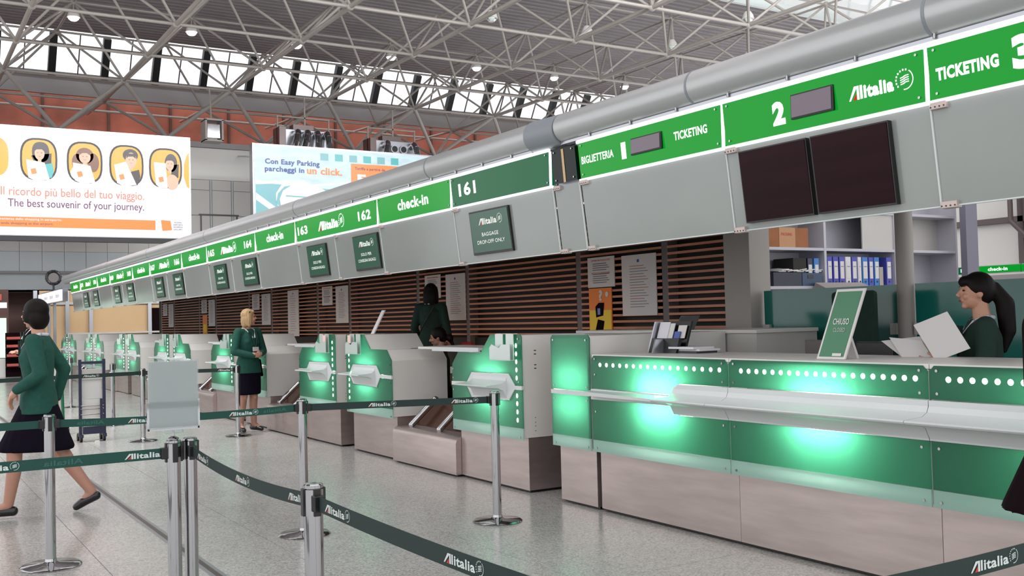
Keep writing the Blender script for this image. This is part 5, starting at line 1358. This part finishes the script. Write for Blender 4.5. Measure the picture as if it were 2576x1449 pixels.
    # skirt or trousers
    if skirt and not seated:
        mk = V['knL'].lerp(V['knR'], .5); sp = abs(V['knL'].y - V['knR'].y) / 2
        S = MB(); loft(S, [(*T(0, 0, .99), .145, .105), (*T(0, 0, .90), .172, .125), (pz.x, (pz.y + mk.y) / 2, .72 + dz, .180, .135 + sp * .5), (mk.x * .9, mk.y, .53 + dz, .180, .135 + sp * 1.15), (mk.x * .9, mk.y, .505 + dz, .168, .12 + sp * 1.12)])
        skin_obj('skirt', S, M['skirt'], t, .012, 2)
    elif seated:
        S = MB(); S.cap(T(0, 0, .93), .14, T(0, 0, .90), .15)
        for k in 'LR': S.cap(V['hip' + k], .11, V['kn' + k], .075)
        skin_obj('skirt', S, M['skirt'], t, .012, 2)
    if pants:
        S = MB()
        for k in 'LR': S.cap(V['hip' + k], .11, V['kn' + k], .075); S.cap(V['kn' + k], .075, V['an' + k] + Vector((0, 0, .02)), .06)
        skin_obj('trousers', S, M[pants], t, .012, 2)
    else:
        for k in 'LR':
            S = MB(); a = V['kn' + k] + Vector((0, 0, .06)); cal = V['kn' + k].lerp(V['an' + k], .32) + Vector((0, -.012, 0))
            S.cap(a, .060, cal, .056); S.cap(cal, .056, V['an' + k], .038); S.cap(V['an' + k], .037, V['an' + k].lerp(V['to' + k], .4), .033)
            skin_obj('stocking', S, M[legs], t, .010, 2)
    for k in 'LR':
        an = V['an' + k]; to = V['to' + k]; fd = (to - an); hl = an + Vector((0, -.035, -.045)) if abs(fd.z) < .09 else an - Vector((0, .03, .03))
        S = MB(); S.cap(hl, .038, an.lerp(to, .5) + Vector((0, 0, -.016)), .038); S.cap(an.lerp(to, .5) + Vector((0, 0, -.016)), .039, to + Vector((0, .0, -.002)), .030)
        S.cap(hl + Vector((0, -.004, 0)), .020, hl + Vector((0, -.006, -.022)), .014)
        skin_obj('shoe', S, M['shoe'], t, .008, 1)
    return t, T, Hh

wz = person('woman in green jacket and navy skirt striding past the belts at the left edge', (1.03, 8.78, .012), R(70),
    dict(hipL=(-.08, 0, .87), hipR=(.08, 0, .87), knR=(.08, -.11, .48), anR=(.08, -.37, .135), toR=(.09, -.25, .025), knL=(-.08, .16, .49), anL=(-.08, .21, .09), toL=(-.09, .36, .03),
         elL=(-.23, -.07, 1.10), wrL=(-.20, .12, .98), haL=(.1, .5, -.9), elR=(.22, -.14, 1.12), wrR=(.21, -.08, .88), haR=(0, .2, -1)),
    hairstyle='short', yaw=-34, scale=1.0, group=None)
bl = person('blonde woman in green jacket with hands clasped standing beside the desks', (4.21, 13.66, .012), R(202),
    dict(knL=(-.07, .02, .47), knR=(.09, .0, .47), anL=(-.08, .0, .09), anR=(.12, -.03, .09), toL=(-.10, .14, .03), toR=(.17, .10, .03),
         elL=(-.25, .02, 1.09), wrL=(-.04, .22, 1.06), haL=(.9, .2, -.1), elR=(.25, .02, 1.10), wrR=(.05, .21, 1.04), haR=(-.9, .25, .1)),
    hair='hairblond', hairstyle='bob', yaw=62, scale=.985, palmL=(0, -1, .2), palmR=(0, -1, .2), curl=.9)
T = bl[1]
MB().cap(T(-.06, .13, 1.34), .004, T(.0, .165, 1.15), .004, 6).cap(T(.06, .13, 1.34), .004, T(.0, .165, 1.15), .004, 6).build('lanyard', M['jacket'], bl[0], local=True)
MB().box(-.05, .05, .162, .168, 1.10, 1.16).build('badge', M['paper'], bl[0], local=True)
MB().cap(bl[2](-.08, 0, .06), .008, bl[2](0, .01, .118), .009, 8).cap(bl[2](0, .01, .118), .009, bl[2](.08, 0, .06), .008, 8).build('headband', M['black'], bl[0], local=True)
b = bpy.data.objects.new('shoulder_bag', None); bpy.data.objects.remove(b)
t = thing('handbag', 'dark handbag hanging at the hip of the blonde woman', 'handbag', (4.44, 13.80, .80))
MB().hexa([(4.38, 13.76, .74), (4.47, 13.80, .74), (4.45, 13.90, .74), (4.37, 13.86, .74), (4.35, 13.74, .98), (4.43, 13.78, .98), (4.41, 13.86, .98), (4.34, 13.82, .98)]).build('bag_body', M['coat'], t, bevel=.015)
MB().cap((4.385, 13.79, .98), .008, (4.37, 13.70, 1.36), .008, 8).build('strap', M['coat'], t)
ck = person('clerk in dark green jacket with ponytail holding white papers behind the ticketing counter', (5.46, 3.60, .008), R(42),
    dict(elL=(-.22, .02, 1.12), wrL=(-.16, .26, 1.14), haL=(.25, .9, .15), elR=(.23, .0, 1.10), wrR=(.14, .25, 1.12), haR=(-.2, .9, .1)),
    jacket='darkjacket', hairstyle='ponytail', yaw=8, scale=.975, palmL=(1, 0, .3), palmR=(-1, 0, .3), curl=.7)
t = thing('held_papers', 'white sheets of paper held in the hands of the clerk with ponytail', 'papers', (5.2, 3.72, 1.16))
def sheet(o, u, v, w, h, nm='paper_sheet'):
    o = Vector(o); u = Vector(u).normalized(); v = Vector(v).normalized(); n = u.cross(v).normalized() * .0015
    MB().hexa([o - n, o + u * w - n, o + u * w + n, o + n, o + v * h - n, o + v * h + u * w - n, o + v * h + u * w + n, o + v * h + n]).build(nm, M['paper'], t)
sheet((5.11, 3.66, 1.145), (.35, -.8, .35), (-.2, .45, .9), .20, .24); sheet((5.10, 3.86, 1.14), (.4, -.8, -.1), (-.1, .5, .8), .18, .17); sheet((5.12, 3.84, 1.13), (.4, -.8, .1), (-.1, .6, .45), .22, .22)
st = person('woman with long dark hair in green jacket seen from behind at the slats', (6.20, 12.07, .262), R(-48), dict(elL=(-.23, -.03, 1.10), wrL=(-.20, .12, .92), elR=(.23, -.02, 1.09), wrR=(.2, .16, .95)),
    jacket='darkjacket', hairstyle='long', yaw=10, scale=1.0)
MB().cap(st[1](.10, -.14, 1.38), .010, st[1](-.10, -.155, 1.05), .010, 8).build('shoulder_strap', M['black'], st[0], local=True)
se = person('seated woman with dark tied hair looking down behind the nearest worktop', (5.62, 10.72, .0), R(52),
    dict(hipL=(-.09, 0, .56), hipR=(.09, 0, .56), knL=(-.10, .40, .52), knR=(.10, .40, .52), anL=(-.10, .40, .09), anR=(.10, .40, .09), toL=(-.11, .54, .03), toR=(.11, .54, .03),
         elL=(-.22, .08, .82), wrL=(-.16, .30, .80), haL=(.2, 1, 0), elR=(.22, .08, .82), wrR=(.16, .30, .80), haR=(-.2, 1, 0)),
    jacket='darkjacket', hairstyle='bun', yaw=4, pitch=-14, seated=True, skirt=False, coatlen=.88, scale=1.0)
t = thing('desk_chair', 'red-backed office chair under the seated woman', 'chair', (5.66, 10.68, 0))
MB().box(5.42, 5.86, 10.50, 10.92, .40, .45).build('seat', M['black'], t, bevel=.02); MB().tube((5.64, 10.7, .05), (5.64, 10.7, .40), .03, 12).build('stem', M['black'], t); MB().box(5.80, 5.85, 10.30, 10.55, .5, 1.19).build('backrest', mat('red_fabric', (150, 24, 30), .8), t, bevel=.02)
part('foot_bar', M['black'], t, (5.38, 5.90, 10.67, 10.73, 0.0, .05), (5.61, 5.67, 10.44, 10.96, 0.0, .05))
pb = person('person in dark maroon coat half hidden behind the walking woman', (1.62, 14.3, .01), R(100), dict(elL=(-.19, .05, 1.10), wrL=(-.05, .16, 1.12), haL=(.5, .5, .2), elR=(.19, .05, 1.10), wrR=(.05, .16, 1.12), haR=(-.5, .5, .2)), jacket='coat', hairstyle='short', scale=1.04, skirt=False, pants='coat', coatlen=.75)
pr = person('person in long dark maroon coat cut by the right edge in front of the counter', (3.915, 2.18, .01), R(-20), dict(elL=(-.155, .03, 1.12), wrL=(-.05, .06, 1.02), haL=(.3, 0, -1), elR=(.155, .03, 1.12), wrR=(.05, .06, 1.02), haR=(-.3, 0, -1)), jacket='coat', hairstyle='bob', scale=1.0, coatlen=.66, flare=.32, skirt=False, pants='coat')
